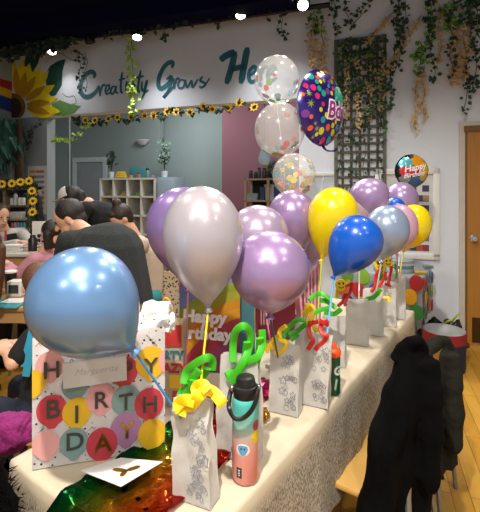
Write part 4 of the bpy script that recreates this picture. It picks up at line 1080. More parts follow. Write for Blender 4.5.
# round multi coloured foil balloon
c = at(411.5, 171, 3.2)
m_bf = mat('black_foil', '#2b3038', .2, metal=.7, coat=.5)
t, M, patch, words = foil_balloon('round multicoloured foil balloon with white lettering above the display board', c, .142, .132, .06, math.radians(8), 0, m_bf)
for cc, cx_, cy_, r in (('#57b3bb',-.5,.45,.36),('#e29a22',.18,.55,.40),('#d8b224',.58,.15,.38),('#c4232a',-.52,-.02,.32),('#c4232a',-.02,-.16,.26),('#2c5f9a',.12,-.58,.40),('#7d8a8f',-.55,-.5,.28),('#c9a43a',.5,-.35,.25),('#3d4a52',-.1,.85,.1)):
    pts = [(cx_+r*math.cos(2*PI*i/20)*(1+.08*math.sin(3*i)), cy_+r*math.sin(2*PI*i/20)) for i in range(20)]
    pts = [(a/max(1, math.hypot(a, b)/.95), b/max(1, math.hypot(a, b)/.95)) for a, b in pts]
    obj('printed_patch', patch(pts, .001+.0002*abs(cx_)*5), mat('foil_print_'+cc[1:], cc, .25, metal=.3, coat=.4), t, world=False)
m_fw = mat('foil_white', '#e6dce8', .3)
obj('printed_word', words('Happy', .50, -.02, .18, .2, .0035, .012, .3), m_fw, t, world=False, smooth=False)
obj('printed_word', words('Birthday', .36, -.05, -.22, .2, .0035, .01, .3), m_fw, t, world=False, smooth=False)
bt = t.location+V((0,0,-.13)); an3 = V((bt.x-.01, bt.y+.25, .75)); bm = NB(); tube(bm, cr([bt, bt.lerp(an3, .5)+V((.02,0,0)), an3], 8), .0014, 5); obj('ribbon', bm, m_rib, t)
# =============================================================== chairs with coats on the right
m_seat = mat('birch_ply', '#d0a55a', .4, var=.12, vscale=6)
def chair(label, c, ang, grp=None, hback=.80, wood=None, back=True):
    """local: back at -y side ... seat towards +y"""
    wood = wood or m_seat
    t = thing('chair', label, 'chair', c, ang, grp)
    bm = NB(); box(bm, (0,.19,.44), (.40,.38,.022), bev=.008); obj('seat', bm, wood, t, world=False)
    if back:
        bm = NB(); R = []
        for j in range(5):
            z = .56+(hback-.56)*j/4; R.append([V((x*.13, -.035+.02*x*x-(z-.56)*.08, z)) for x in [-1+.25*i for i in range(9)]])
        vs = [[bm.verts.new(p) for p in r] for r in R]
        for a, b in zip(vs, vs[1:]):
            for i in range(8): bm.faces.new((a[i], a[i+1], b[i+1], b[i]))
        bmesh.ops.solidify(bm, geom=bm.faces[:], thickness=.012); obj('backrest', bm, wood, t, world=False)
    for sx_ in (-1, 1):
        bm = NB(); tube(bm, cr([(sx_*.12, -.04, hback-.08 if back else .46), (sx_*.14, -.03, .46), (sx_*.185, -.06, .2), (sx_*.19, -.08, .0)], 4), .011, 8); obj('leg', bm, m_greyleg, t, world=False)
        bm = NB(); tube(bm, [(sx_*.17, .34, .43), (sx_*.185, .38, 0)], .011, 8); obj('leg', bm, m_greyleg, t, world=False)
    return t
a_t = math.atan2(.822, .569)
def chang(d): return math.atan2(-d[0], d[1])      # rotation that turns local +y to d
c1 = at(408, 600, 1.50); c1.z = 0
chair('birch chair under the black jacket, nearest on the right of the table', (c1.x, c1.y, 0), chang((-.822, .569)), 'chairs along the party table', .80)
chair('birch chair under the grey fleece, next along the table', (.90, 1.93, 0), chang((-.822, .569)), 'chairs along the party table', .76)
def coat(name, label, rows, Y, b, m, seed, extra=(), yslope=.75):
    """rows: (py, left px, right px); a draped garment with folds; b half thickness"""
    t = thing(name, label, 'jacket', at((rows[-1][1]+rows[-1][2])/2, rows[-1][0], Y))
    R = []; N = 64
    P = cr([V((r[0], r[1], r[2])) for r in rows], 5)
    for j, p in enumerate(P):
        l, r = at(p.y, p.x, Y), at(p.z, p.x, Y); c = (l+r)/2; a = (r-l).length/2; q = j/(len(P)-1); ring = []
        bb = b*(.35+.65*min(1, q*3.0)) if j else b*.2
        for i in range(N):
            th = 2*PI*i/N; ct, st_ = math.cos(th), math.sin(th)
            fold = (.012*math.sin(7*th+seed+q*1.5)+.009*math.sin(13*th+seed*2-q*2))*min(1, q*2.2)*(1 if st_ < .3 else .6)
            x = a*math.copysign(abs(ct)**.8, ct); y = (bb+fold)*math.copysign(abs(st_)**.85, st_)
            wz = noise.noise(V((x*9+seed, y*9, q*6)))*.012
            ring.append(c+V((x, y+yslope*x+wz, wz*.6)))
        R.append(ring)
    bm = NB(); loft(bm, R)
    for nm, pts, rr in extra:
        PP = cr([at(*p) for p in pts], 6); n = len(PP)
        rs = [rr*(1+.10*math.sin(k*1.3)+.06*math.sin(k*2.9))*(1 if k not in (0, n-1) else .75) for k in range(n)]
        tube(bm, PP, rs, 16)
    bm = remesh(bm, .009, 3)
    for v in bm.verts: v.co += V((1,1,.3))*(noise.noise(V((v.co.x*16, v.co.y*16, v.co.z*5)))*.012+noise.noise(v.co*40)*.003)
    obj('jacket_body', bm, m, t, angle=180)
    return t
m_blackcoat = mat('black_cloth', '#070708', 1, var=.3, bump=.2, spec=.08); m_fleece = mat('charcoal_fleece', '#252520', 1, var=.3, bump=.4, bscale=90, spec=.1)
coat('fleece_jacket', 'dark grey fleece jacket over a chair by the table, behind the black jacket', [(337,432,446),(341,420,451),(350,408,454),(366,402,457),(390,400,459),(415,402,461),(440,408,462),(457,414,462),(462,418,461)], 1.93, .085, m_fleece, 1,
     [('sleeve', [(449,352,1.86),(453,380,1.85),(454,420,1.85),(452,450,1.85)], .04), ('collar', [(428,349,1.86),(437,341,1.9),(446,342,1.94),(450,350,1.96)], .024)])
coat('black_jacket', 'black hooded jacket draped over the nearest chair on the table side', [(345,398,421),(349,391,428),(358,389,435),(372,383,447),(386,376,449),(404,372,451),(424,358,453),(445,356,454),(466,354,452),(486,346,451),(515,349,445),(560,358,441),(610,362,439)], 1.47, .10, m_blackcoat, 3,
     [('hood', [(393,362,1.42),(400,350,1.42),(412,341,1.43),(421,343,1.46),(426,352,1.5)], .020), ('sleeve', [(427,360,1.40),(432,395,1.38),(432,440,1.37),(428,490,1.37)], .035)])
# =============================================================== people
m_skin = mat('skin', '#d6a58a', .5, var=.05, sss=.15); m_eye = mat('dark_eye', '#1a1412', .2); m_mouth = mat('lip', '#8a4a44', .5)
def arm_hand(bm, w, d, up, s=1.0):
    d = V(d).normalized(); side = d.cross(V(up)); side = side.normalized() if side.length > .05 else d.orthogonal(); n = side.cross(d).normalized()
    p = V(w)
    capsule(bm, p, .020*s, p+d*.075*s, .019*s); capsule(bm, p+side*.018*s, .016*s, p+d*.078*s+side*.026*s, .014*s); capsule(bm, p-side*.018*s, .016*s, p+d*.074*s-side*.026*s, .013*s)
    for k, L in ((-1.5,.055),(-.5,.072),(.5,.078),(1.5,.068)):
        a = p+d*.080*s+side*(.019*k*s); b = a+d*L*.5*s-n*.008*s; c = b+d*L*.42*s-n*.026*s
        capsule(bm, a, .0090*s, b, .0082*s, 8); capsule(bm, b, .0082*s, c, .007*s, 8)
    a = p+d*.02*s+side*.03*s; b = a+d*.03*s+side*.028*s-n*.01*s; c = b+d*.03*s+side*.006*s-n*.01*s
    capsule(bm, a, .012*s, b, .010*s, 8); capsule(bm, b, .010*s, c, .008*s, 8)
def person(label, pelvis, chest, neck, head, face, wr_l, wr_r, shirt, trous, tr_=.15, hair='#2a1c16', hairkind='short', seated=True, s=1.0, sleeves='long', skin=None, shw=.17, fwd=None, elb=(0,0,-.08), group=None):
    sk = skin or m_skin
    pelvis, chest, neck, head, face = V(pelvis), V(chest), V(neck), V(head), V(face).normalized()
    t = thing('person', label, 'person', (pelvis.x, pelvis.y, 0), 0, group)
    fw = V(fwd) if fwd else V((face.x, face.y, 0)); fw.normalize(); spine = (neck-pelvis).normalized()
    rt = fw.cross(UP).normalized()
    shl, shr = neck-rt*shw*s-spine*.05*s, neck+rt*shw*s-spine*.05*s
    fu = (UP-face*UP.dot(face)); fu = fu.normalized() if fu.length > .1 else -spine; fr = face.cross(fu).normalized()
    R3 = Matrix((fr, face, fu)).transposed().to_4x4()
    body = NB()
    ball(body, head+fu*.025*s, (.074*s,.092*s,.098*s), 20, R3)                       # skull
    ball(body, head+face*.022*s-fu*.055*s, (.058*s,.066*s,.066*s), 16, R3)           # jaw
    capsule(body, head+face*.088*s+fu*.012*s, .010*s, head+face*.108*s-fu*.026*s, .015*s, 10)
    ball(body, head+face*.085*s-fu*.062*s, (.028*s,.014*s,.012*s), 10, R3)
    for q in (-1, 1): ball(body, head+fr*q*.076*s-fu*.005*s-face*.008*s, (.012*s,.020*s,.032*s), 10, R3)
    capsule(body, head-fu*.05*s-face*.015*s, .052*s, neck, .056*s)
    capsule(body, neck-spine*.04, .07*s, chest, tr_*.75*s); capsule(body, chest, tr_*.75*s, pelvis, tr_*.75*s)
    el = []
    for sh, wr in ((shl, V(wr_l)), (shr, V(wr_r))):
        e = (sh+wr)/2+V(elb)+(sh-neck).normalized()*.05; el.append(e)
        capsule(body, neck-spine*.05, .05*s, sh, .05*s); capsule(body, sh, .045*s, e, .036*s); capsule(body, e, .036*s, wr, .025*s)
        arm_hand(body, wr, wr-e, UP, s)
    legs = []
    for q in (-1, 1):
        hip = pelvis+rt*q*.09*s-V((0,0,.03))
        if seated: kn = V((hip.x, hip.y, hip.z))+fw*.40*s+rt*q*.03; an = V((kn.x, kn.y, .08))+fw*.02
        else: kn = V((hip.x, hip.y, .48*s))+fw*.05; an = V((hip.x, hip.y, .08))-fw*.02
        legs.append((hip, kn, an)); capsule(body, hip, .07*s, kn, .05*s); capsule(body, kn, .05*s, an, .035*s); capsule(body, an-V((0,0,.03)), .035*s, an+fw*.14*s-V((0,0,.045)), .03*s)
    obj('body', remesh(body, .008, 3), sk, t, angle=180)
    bm = NB()
    for q in (-1, 1): ball(bm, head+face*.083*s+fr*q*.031*s+fu*.015*s, (.011*s,.008*s,.008*s), 10, R3)
    obj('eyes', bm, m_eye, t)
    bm = NB(); ball(bm, head+face*.098*s-fu*.062*s, (.02*s,.006*s,.006*s), 10, R3); obj('mouth', bm, m_mouth, t)
    sb_ = NB(); T = tr_
    capsule(sb_, neck-spine*.06, .085*s, chest, T*s); capsule(sb_, chest, T*s, pelvis+UP*.02, T*1.02*s)
    for sh, e, wr in ((shl, el[0], V(wr_l)), (shr, el[1], V(wr_r))):
        capsule(sb_, neck-spine*.06, .07*s, sh, .068*s); capsule(sb_, sh, .068*s, e if sleeves != 'short' else sh.lerp(e, .7), .055*s)
        if sleeves == 'long': capsule(sb_, e, .055*s, e.lerp(wr, .93), .042*s)
    so = obj('shirt', remesh(sb_, .012, 4), shirt, t, angle=180)
    lb = NB(); capsule(lb, pelvis+UP*.04, T*.98*s, pelvis-UP*.03, T*.95*s)
    for hip, kn, an in legs: capsule(lb, hip, .092*s, kn, .068*s); capsule(lb, kn, .068*s, an+UP*.02, .055*s)
    obj('trousers', remesh(lb, .014, 4), trous, t, angle=180)
    for hip, kn, an in legs:
        bm = NB(); capsule(bm, an-V((0,0,.025)), .045*s, an+fw*.15*s-V((0,0,.04)), .04*s); obj('shoe', bm, mat('dark_shoe', '#202024', .6), t)
    hb = NB(); hm = mat('hair_'+hair[1:], hair, .5, var=.3, vscale=30, bump=.5, bscale=120)
    ball(hb, head+fu*.045*s-face*.022*s, (.088*s,.098*s,.092*s), 18, R3)
    if hairkind == 'short': capsule(hb, head-face*.045*s-fu*.02*s, .065*s, head-face*.03*s-fu*.07*s, .05*s)
    if hairkind == 'bun': ball(hb, head+fu*.14*s-face*.05*s, .045*s, 14); ball(hb, head+face*.05*s+fu*.09*s, (.06*s,.035*s,.03*s), 12, R3)
    if hairkind == 'bun': capsule(hb, head-face*.04*s, .07*s, head-face*.03*s-fu*.05*s, .05*s)
    if hairkind == 'long':
        for q in (-1, -.5, 0, .5, 1):
            a = head-face*(.03-.02*abs(q))*s+fr*q*.07*s; b = a-UP*.16*s-face*.02*s; c = b-UP*.14*s+face*.01*s
            capsule(hb, a, .042*s, b, .038*s); capsule(hb, b, .038*s, c, .018*s)
    if hairkind == 'bob':
        for q in (-1, -.5, 0, .5, 1):
            a = head-face*(.03-.02*abs(q))*s+fr*q*.072*s; capsule(hb, a, .04*s, a-UP*.12*s, .03*s)
    if hairkind == 'ponytail':
        capsule(hb, head-face*.04*s, .07*s, head-face*.04*s-fu*.04*s, .05*s); capsule(hb, head-face*.1*s+fu*.02*s, .04*s, head-face*.13*s-UP*.12*s, .035*s); capsule(hb, head-face*.13*s-UP*.12*s, .035*s, head-face*.11*s-UP*.26*s, .015*s)
    obj('hair', remesh(hb, .009, 2), hm, t, angle=180)
    return t, dict(head=head, face=face, fu=fu, fr=fr, R3=R3, neck=neck, chest=chest, rt=rt, el=el)
m_char = mat('charcoal_knit', '#262a2b', .95, var=.6, vscale=70, bump=.5, bscale=110); m_navy = mat('navy_denim', '#141c30', .85, var=.2, vscale=60); m_blk2 = mat('black_cotton', '#101013', .9, var=.2)
m_teal2 = mat('teal_cotton', '#2f8a96', .8); m_beige = mat('beige_knit', '#b5a596', .9, var=.1, bump=.3); m_pinkc = mat('pink_cotton', '#c58a98', .85); m_whitec = mat('white_cotton', '#bdb9b4', .85)
# man with his bent back towards the camera
person('person in a charcoal sweater bending forward, broad back turned to the room', (-.76,2.62,.58), (-.85,2.68,1.04), (-1.08,2.86,1.19), at(70,219,3.0), (-.88,-.12,-.46),
       (-1.32,3.02,.80), (-1.32,2.84,.80), m_char, m_navy, .22, '#1d1513', 'short', True, 1.08, shw=.14, fwd=(-.8,.55,0))
chair('tan wooden chair under the person in the charcoal sweater', (-.66,2.46,0), chang((-.8,.55)), 'chairs around the room', .80, mat('tan_wood', '#b98f55', .5, var=.15))
# person in a cap
t, B = person('person in a black hoodie and a white fronted cap leaning over', (-1.28,4.05,.92), (-1.32,4.0,1.20), (-1.46,3.95,1.36), at(72,200,3.92), (-.85,-.05,-.35),
       (-1.75,3.85,.98), (-1.80,4.05,.98), m_blk2, m_navy, .17, '#18120f', 'ponytail', False, 1.0, elb=(.05,0,-.10))
bm = NB(); ball(bm, B['head']+B['fu']*.055-B['face']*.005, (.088,.10,.085), 20, B['R3'])
bmesh.ops.bisect_plane(bm, geom=bm.verts[:]+bm.edges[:]+bm.faces[:], plane_co=B['head']+B['fu']*.042, plane_no=B['fu'], clear_inner=True)
bmesh.ops.solidify(bm, geom=bm.faces[:], thickness=.004)
cap = obj('cap', bm, m_blk2, t)
bm = NB(); ball(bm, B['head']+B['fu']*.06+B['face']*.012, (.092,.096,.088), 20, B['R3'])
bmesh.ops.bisect_plane(bm, geom=bm.verts[:]+bm.edges[:]+bm.faces[:], plane_co=B['head']-B['face']*.005, plane_no=B['face'], clear_inner=True)
bmesh.ops.bisect_plane(bm, geom=bm.verts[:]+bm.edges[:]+bm.faces[:], plane_co=B['head']+B['fu']*.048, plane_no=B['fu'], clear_inner=True)
obj('white_front', bm, m_whitec, cap)
bm = NB(); c0 = B['head']+B['fu']*.048+B['face']*.10; MM = frame(c0, B['fr'], B['face'], B['fu']-B['face']*0)
lathe(bm, [(0,0),(.075,0),(.076,.003),(0,.006)], 20, MM @ Matrix.Diagonal((1,1.0,1,1))); obj('brim', bm, m_whitec, cap)
# girl
person('child in a pink top with dark bobbed hair sitting at the craft counter', (-1.56,3.42,.55), (-1.60,3.42,.80), (-1.64,3.42,.97), at(51,234,3.42), (-.85,.15,-.25),
       (-1.92,3.40,.86), (-1.90,3.28,.84), m_pinkc, m_navy, .115, '#20150f', 'bob', True, .86, shw=.14)
# woman with a bun
t, B = person('person with dark hair in a bun and beige cardigan looking down', (-.83,3.75,.56), (-.86,3.74,.88), (-.95,3.72,1.06), at(122,219,3.66), (-.62,-.35,-.55),
       (-1.16,3.42,.80), (-.98,3.35,.80), m_beige, m_teal2, .15, '#2a1a14', 'bun', True, 1.0)
bm = NB(); tube(bm, cr([B['neck']+V((-.07,.0,.0)), B['neck']+V((-.12,-.09,-.12)), B['neck']+V((-.12,-.12,-.25))], 5), .03, 8); obj('pink_scarf', bm, m_pinkc, t)
# at the counter, far left
t, B = person('person in a white shirt with a red lanyard behind the craft counter', (-2.72,4.72,.56), (-2.66,4.64,.88), (-2.62,4.56,1.04), at(1,216,4.48), (.75,-.55,-.3),
       (-2.02,4.05,.97), (-2.16,4.0,.97), m_whitec, m_navy, .14, '#3a2418', 'ponytail', True, 1.0, fwd=(.6,-.8,0))
bm = NB(); strip(bm, [B['neck']+V((.06,-.08,0)), B['neck']+V((.10,-.16,-.12)), B['neck']+V((.10,-.18,-.26))], .022, .004, (.3,-1,.1), 6); obj('red_lanyard', bm, mat('red_ribbon', '#a5262a', .6), t)
bm = NB(); strip(bm, [B['chest']+V((.13,-.10,.12)), B['chest']+V((.16,-.13,0)), B['chest']+V((.15,-.12,-.15))], .10, .01, (.5,-1,.1), 6); obj('dark_vest_panel', bm, m_blk2, t)
person('person with long brown hair at the picture edge beside the low craft table', (-1.80,2.42,.55), (-1.77,2.46,.86), (-1.70,2.5,1.03), (-1.56,2.52,1.12), (-.3,.9,-.2),
       (-2.05,2.80,.78), (-1.88,2.86,.78), mat('forest_cotton', '#1d2a24', .9), m_navy, .14, '#4a2a1a', 'long', True, 1.0, fwd=(-.2,1,0))
# child mostly behind the light blue balloon
t, B = person('child with brown hair and navy jeans sitting behind the light blue balloon', (-.90,1.86,.50), (-.88,1.90,.72), (-.86,1.93,.86), at(39,286,2.0), (-.35,.85,-.25),
       at(7,352,1.80), (-1.15,2.10,.70), mat('black_tee', '#0e0e12', .9), m_navy, .115, '#5a3a28', 'ponytail', True, .86, 'short', shw=.13, fwd=(-.85,.5,0), elb=(.03,-.03,-.03))
bm = NB(); strip(bm, [at(34,322,1.72), at(31,345,1.72), at(26,376,1.73)], .03, .006, (.2,-1,.1), 6)
strip(bm, [at(33,322,1.75), at(29,340,1.75), at(22,366,1.75)], .02, .006, (.2,-1,.1), 6)
tag(obj('gift_ribbon', bm, mat('cyan_ribbon', '#2f9ac0', .5)), 'cyan ribbon hanging down at the edge of the birthday gift bag', 'ribbon')
bm = NB(); box(bm, (-.92,1.83,.46), (.36,.34,.03), bev=.01)
st = thing('stool', 'low stool under the child in navy jeans', 'stool', (-.92,1.83,0)); obj('seat', bm, mat('tan_wood', '#b98f55', .5, var=.15), st)
for a in (-1, 1):
    for b in (-1, 1):
        bm = NB(); tube(bm, [(-.92+a*.14, 1.83+b*.13, .45), (-.92+a*.17, 1.83+b*.16, 0)], .014, 8); obj('leg', bm, m_greyleg, st)
bm = NB(); 
for k in range(3): box(bm, V((-1.26,1.86,.665+.006*k)), (.20,.15,.004), Matrix.Rotation(0,4,'Z'))
# =============================================================== near left: fuzzy coat with magenta knit
def fuzzy(name, label, cat, c, r, m, seed, n, ln):
    rnd = random.Random(seed); bm = NB(); bmesh.ops.create_icosphere(bm, subdivisions=4, radius=1)
    for v in bm.verts:
        k = 1+.25*noise.noise(v.co*1.6+V((seed,0,0)))+.12*noise.noise(v.co*4+V((0,seed,0))); p = v.co*k
        v.co = V((c[0]+p.x*r[0], c[1]+p.y*r[1], c[2]+p.z*r[2]))
    bm.normal_update(); base_v = [(v.co.copy(), v.normal.copy()) for v in bm.verts]
    for k in range(n):
        p, nn = base_v[rnd.randrange(len(base_v))]
        d = (nn+V((rnd.uniform(-.7,.7), rnd.uniform(-.7,.7), rnd.uniform(-.9,.3)))).normalized(); s = d.orthogonal().normalized(); q = d.cross(s); w_ = .0022
        p = p+V((rnd.uniform(-1,1), rnd.uniform(-1,1), rnd.uniform(-1,1)))*.006
        a, b, cc = [bm.verts.new(p+(s*math.cos(g)+q*math.sin(g))*w_) for g in (0, 2.1, 4.2)]; e = bm.verts.new(p+d*ln*rnd.uniform(.6,1.3))
        bm.faces.new((a,b,e)); bm.faces.new((b,cc,e)); bm.faces.new((cc,a,e))
    return obj(name, bm, m, angle=60), label, cat
nc = thing('chair', 'chair at the near end of the table under a fuzzy black coat', 'chair', (-.70,.86,0), chang((.57,.82)), 'chairs along the party table')
bm = NB(); box(bm, (0,.0,.44), (.36,.34,.022), bev=.008); obj('seat', bm, m_seat, nc, world=False)
for a in (-1, 1):
    for b in (-1, 1):
        bm = NB(); tube(bm, [(a*.15, b*.14, .43), (a*.17, b*.16, 0)], .011, 8); obj('leg', bm, m_greyleg, nc, world=False)
o, lb_, ct_ = fuzzy('fuzzy_coat', 'fuzzy black coat heaped on the chair at the near table corner', 'coat', (-.69,.95,.66), (.15,.12,.215), mat('black_fur', '#050506', 1, var=.3, spec=.1), 5, 2600, .022); tag(o, lb_, ct_)
bm = NB(); bmesh.ops.create_icosphere(bm, subdivisions=5, radius=1); mc = at(14, 436, 1.20)
for v in bm.verts:
    k = 1+.2*noise.noise(v.co*2); kn = .05*math.sin(v.co.x*34+math.sin(v.co.z*26)*1.5)*math.sin(v.co.z*26)
    p = v.co*(k+kn); v.co = V((mc.x-.03+p.x*.085, mc.y+.02+p.y*.06, mc.z+p.z*.055))
tag(obj('knit_scarf', bm, mat('magenta_wool', '#7a165c', .9, var=.25, vscale=90, bump=.5, bscale=120), angle=60), 'bunched magenta knitted scarf on top of the fuzzy black coat', 'scarf')
# =============================================================== craft table on the left
m_maple = mat('maple_wood', '#b08a58', .5, var=.12, vscale=5)
lt = thing('craft_table', 'low light wood craft table with teal mat at the left', 'table', (-2.0,3.0,0))
bm = NB(); box(bm, (-2.0,3.02,.70), (1.45,.66,.03), bev=.006); obj('tabletop', bm, m_maple, lt)
bm = NB(); box(bm, (-2.0,2.72,.645), (1.38,.02,.08)); box(bm, (-2.0,3.32,.645), (1.38,.02,.08)); obj('apron', bm, m_maple, lt)
for a in (-1, 1):
    for b in (-1, 1):
        bm = NB(); box(bm, (-2.0+a*.66, 3.02+b*.28, .342), (.05,.05,.684), bev=.004); obj('leg', bm, m_greyleg if False else m_maple, lt)
TT = .716
def onT(px, py, z=TT): return ray_plane(px, py, V((0,0,z)), UP)
def simple(name, label, cat, bm, m, group=None, kind=None, angle=40): return tag(obj(name, bm, m, angle=angle), label, cat, group, kind)
c = onT(9, 304); bm = NB(); box(bm, (c.x-.1, c.y, TT+.004), (.42,.22,.006), bev=.002); simple('craft_mat', 'teal craft mat lying on the low left table', 'mat', bm, m_teal2)
c = onT(20, 302); bm = NB(); box(bm, (c.x-.03, c.y, TT+.010), (.15,.12,.004)); simple('paper_sheet', 'white paper sheet on the teal craft mat', 'paper', bm, m_paper)
bm = NB(); c = V((onT(4,296).x, 2.82, TT+.0085)); lathe(bm, [(0,0),(.035,0),(.062,.045),(.058,.045),(.03,.006),(0,.006)], 28, Matrix.Translation(c)); simple('paint_bowl', 'yellow bowl on the craft table near the picture edge', 'bowl', bm, mat('yellow_glaze', '#d0b548', .35))
c = onT(17, 296); pb = thing('craft_box', 'white box with dark window on the low craft table', 'box', (c.x, c.y, TT+.001)); bm = NB(); box(bm, (c.x, c.y, TT+.06), (.10,.09,.11), bev=.003); obj('box_body', bm, m_paper, pb); bm = NB(); box(bm, (c.x, c.y-.046, TT+.06), (.07,.004,.06)); obj('dark_window', bm, mat('dark_print', '#3a3c40', .5), pb)
c = onT(3, 296); tb_ = thing('tumbler', 'tall black tumbler on the craft table at the picture edge', 'cup', (c.x, c.y+.1, TT+.001)); bm = NB(); lathe(bm, [(0,0),(.034,0),(.042,.15),(0,.151)], 28, Matrix.Translation((c.x, c.y+.1, TT+.001))); obj('cup_body', bm, m_lid, tb_)
bm = NB(); lathe(bm, [(0,.15),(.045,.15),(.045,.162),(.03,.168),(0,.168)], 28, Matrix.Translation((c.x, c.y+.1, TT+.001))); obj('lid', bm, m_paper, tb_)
c = onT(11, 290); cu = thing('paint_cup', 'white tapered cup with red print on the craft table', 'cup', (c.x, c.y, TT+.001)); bm = NB(); lathe(bm, [(0,0),(.032,0),(.042,.14),(.040,.14),(.030,.006),(0,.006)], 28, Matrix.Translation((c.x, c.y, TT+.001))); obj('cup_body', bm, m_paper, cu)
bm = NB(); lathe(bm, [(.0385,.08),(.0398,.081),(.0418,.11),(.0408,.111)], 28, Matrix.Translation((c.x, c.y, TT+.001)), cap=False); obj('red_band', bm, mat('pale_red_print', '#c07a78', .5), cu)
# craft counter behind it
ct = thing('craft_counter', 'light wood craft counter with papers on top behind the low table', 'counter', (-2.4,3.9,0))
bm = NB(); box(bm, (-2.42,3.98,.44), (1.1,.48,.88), bev=.004); obj('cabinet', bm, mat('counter_wood', '#a9814c', .5, var=.12, vscale=5), ct)
bm = NB(); box(bm, (-2.42,3.98,.895), (1.18,.56,.03), bev=.004); obj('counter_top', bm, mat('white_laminate', '#b9b5ae', .4), ct)
for px, py, n, lab in ((15,251,5,'stack of white paper trays on the craft counter'),(32,250,4,'short stack of pinkish paper trays on the craft counter')):
    c = ray_plane(px, py, V((0,0,.911)), UP)
    t = thing('paper_stack', lab, 'paper', c)
    for k in range(n):
        bm = NB(); box(bm, (c.x+.006*math.sin(k*2.3), c.y, .916+.013*k), (.17,.13,.010), Matrix.Identity(4), .002); obj('tray', bm, m_paper if px < 20 or k % 2 else mat('salmon_card', '#c59a8a', .6), t)
chair('small pale yellow chair with rounded back between counter and balloon', (-1.43,3.34,0), chang((-.9,.3)), 'chairs around the room', .76, mat('pale_yellow_wood', '#c9b886', .5))
# black bottle on the counter
c = ray_plane(31, 243, V((0,0,.911)), UP); bm = NB(); c = V((-1.95,3.86,.911)); lathe(bm, [(0,0),(.04,0),(.04,.11),(.025,.13),(.025,.15),(0,.152)], 24, Matrix.Translation(c)); simple('black_jar', 'short black jar at the right end of the craft counter', 'jar', bm, m_lid)
# spotted bag on the chair and the teal cloth
bc = at(172, 290, 2.2); bg = thing('handbag', 'animal print handbag behind the white tissue paper', 'bag', (bc.x, bc.y, .60))
bm = NB(); R = []
for j in range(9):
    q = j/8; z = .60+.45*q; a = .058*(1-.25*q**2); b = .05*(1-.6*q)
    R.append([V((bc.x+a*math.copysign(abs(math.cos(g))**.7, math.cos(g))+.004*math.sin(5*g+j), bc.y+b*math.sin(g)+.004*math.sin(3*g+j), z)) for g in [2*PI*k/28 for k in range(28)]])
loft(bm, R); obj('bag_body', bm, spots_mat('animal_print', '#a08c72', '#33261c', 70, .34, .6), bg)
bm = NB(); tube(bm, cr([(bc.x-.04,bc.y,.99),(bc.x-.02,bc.y,1.06),(bc.x+.02,bc.y,1.06),(bc.x+.04,bc.y,.99)], 6), .007, 8); obj('handle', bm, mat('brown_leather', '#4a3020', .5), bg)
bs = thing('stool', 'small wooden stool carrying the animal print handbag', 'stool', (bc.x, bc.y, 0))
bm = NB(); box(bm, (bc.x, bc.y, .585), (.30,.28,.028), bev=.008); obj('seat', bm, mat('tan_wood', '#b98f55', .5, var=.15), bs)
for a in (-1, 1):
    for b in (-1, 1):
        bm = NB(); tube(bm, [(bc.x+a*.12, bc.y+b*.11, .572), (bc.x+a*.15, bc.y+b*.14, 0)], .014, 8); obj('leg', bm, mat('tan_wood', '#b98f55', .5, var=.15), bs)
# =============================================================== hanging vines
m_stem = mat('vine_stem', '#3a3d22', .8); m_ivy = mat('ivy_leaf', '#2c4a32', .6, var=.45, vscale=5); m_ivyl = mat('bright_ivy_leaf', '#5f9a2c', .55, var=.35, vscale=9)
m_tan = mat('dried_blossom', '#cbb083', .8, var=.25, vscale=20); m_lime = mat('lime_vine_leaf', '#a8c84a', .5, var=.25, vscale=12); m_dark = mat('dark_leaf', '#24382a', .7, var=.5, vscale=8)
def leaf(bm, p, d, nrm, L, W, mi=0):
    d = V(d).normalized(); s = d.cross(nrm)
    s = s.normalized() if s.length > .05 else d.orthogonal(); n = s.cross(d).normalized()
    a = bm.verts.new(p); b = bm.verts.new(p+d*L*.45+s*W*.5+n*W*.16); c = bm.verts.new(p+d*L-n*L*.1); e = bm.verts.new(p+d*L*.45-s*W*.5+n*W*.16); m_ = bm.verts.new(p+d*L*.45)
    for f in ((a,b,m_),(b,c,m_),(c,e,m_),(e,a,m_)): bm.faces.new(f).material_index = mi
def vine(label, top, bot, seed, kind='ivy', dens=30, size=.05, spread=.03, off=.05, group=None, path=None, wall=True, name='hanging_vine', bright=0):
    rnd = random.Random(seed)
    pts = [wallp(x, y, off) for x, y in (path or [top, bot])] if wall else [V(p) for p in path]
    P = []
    full = cr(pts, 8) if len(pts) > 2 else [pts[0].lerp(pts[1], k/12) for k in range(13)]
    for k, p in enumerate(full): P.append(p+WR*.015*math.sin(k*1.1+seed)+WT*.01*math.sin(k*.8+seed*2))
    t = thing(name, label, 'vine', P[-1], 0, group)
    bm = NB(); tube(bm, P, .0035, 5); obj('stem', bm, m_stem, t)
    bm = NB()
    for k in range(int(dens*(1.5 if kind == 'tan' and wall else 1))):
        q = rnd.random()**(.9 if kind != 'tan' else .8)*(len(P)-1); i = min(int(q), len(P)-2); p = P[i].lerp(P[i+1], q-i)
        tan = kind == 'tan'
        sp = spread*(1-.5*q/len(P)) if tan else spread
        p = p+WR*rnd.uniform(-sp, sp)+WT*rnd.uniform(-sp*.3, sp*.8)
        d = V((rnd.uniform(-.8,.8), rnd.uniform(-.6,.1), rnd.uniform(-1,.25)))
        n = (WT+V((rnd.uniform(-.7,.7), rnd.uniform(-.3,.3), rnd.uniform(-.2,.7)))).normalized()
        L = size*rnd.uniform(.7,1.25); leaf(bm, p, d, n, L, L*(.85 if not tan else .7), 1 if rnd.random() < bright else 0)
    ms = {'ivy': [m_ivy, m_ivyl], 'tan': [m_tan, m_ivy], 'lime': [m_lime, m_ivyl], 'dark': [m_dark, m_ivyl]}[kind]
    obj('blossoms' if kind == 'tan' else 'leaves', bm, ms, t, smooth=False)
    return t
GV = 'artificial vines hanging on the white wall'
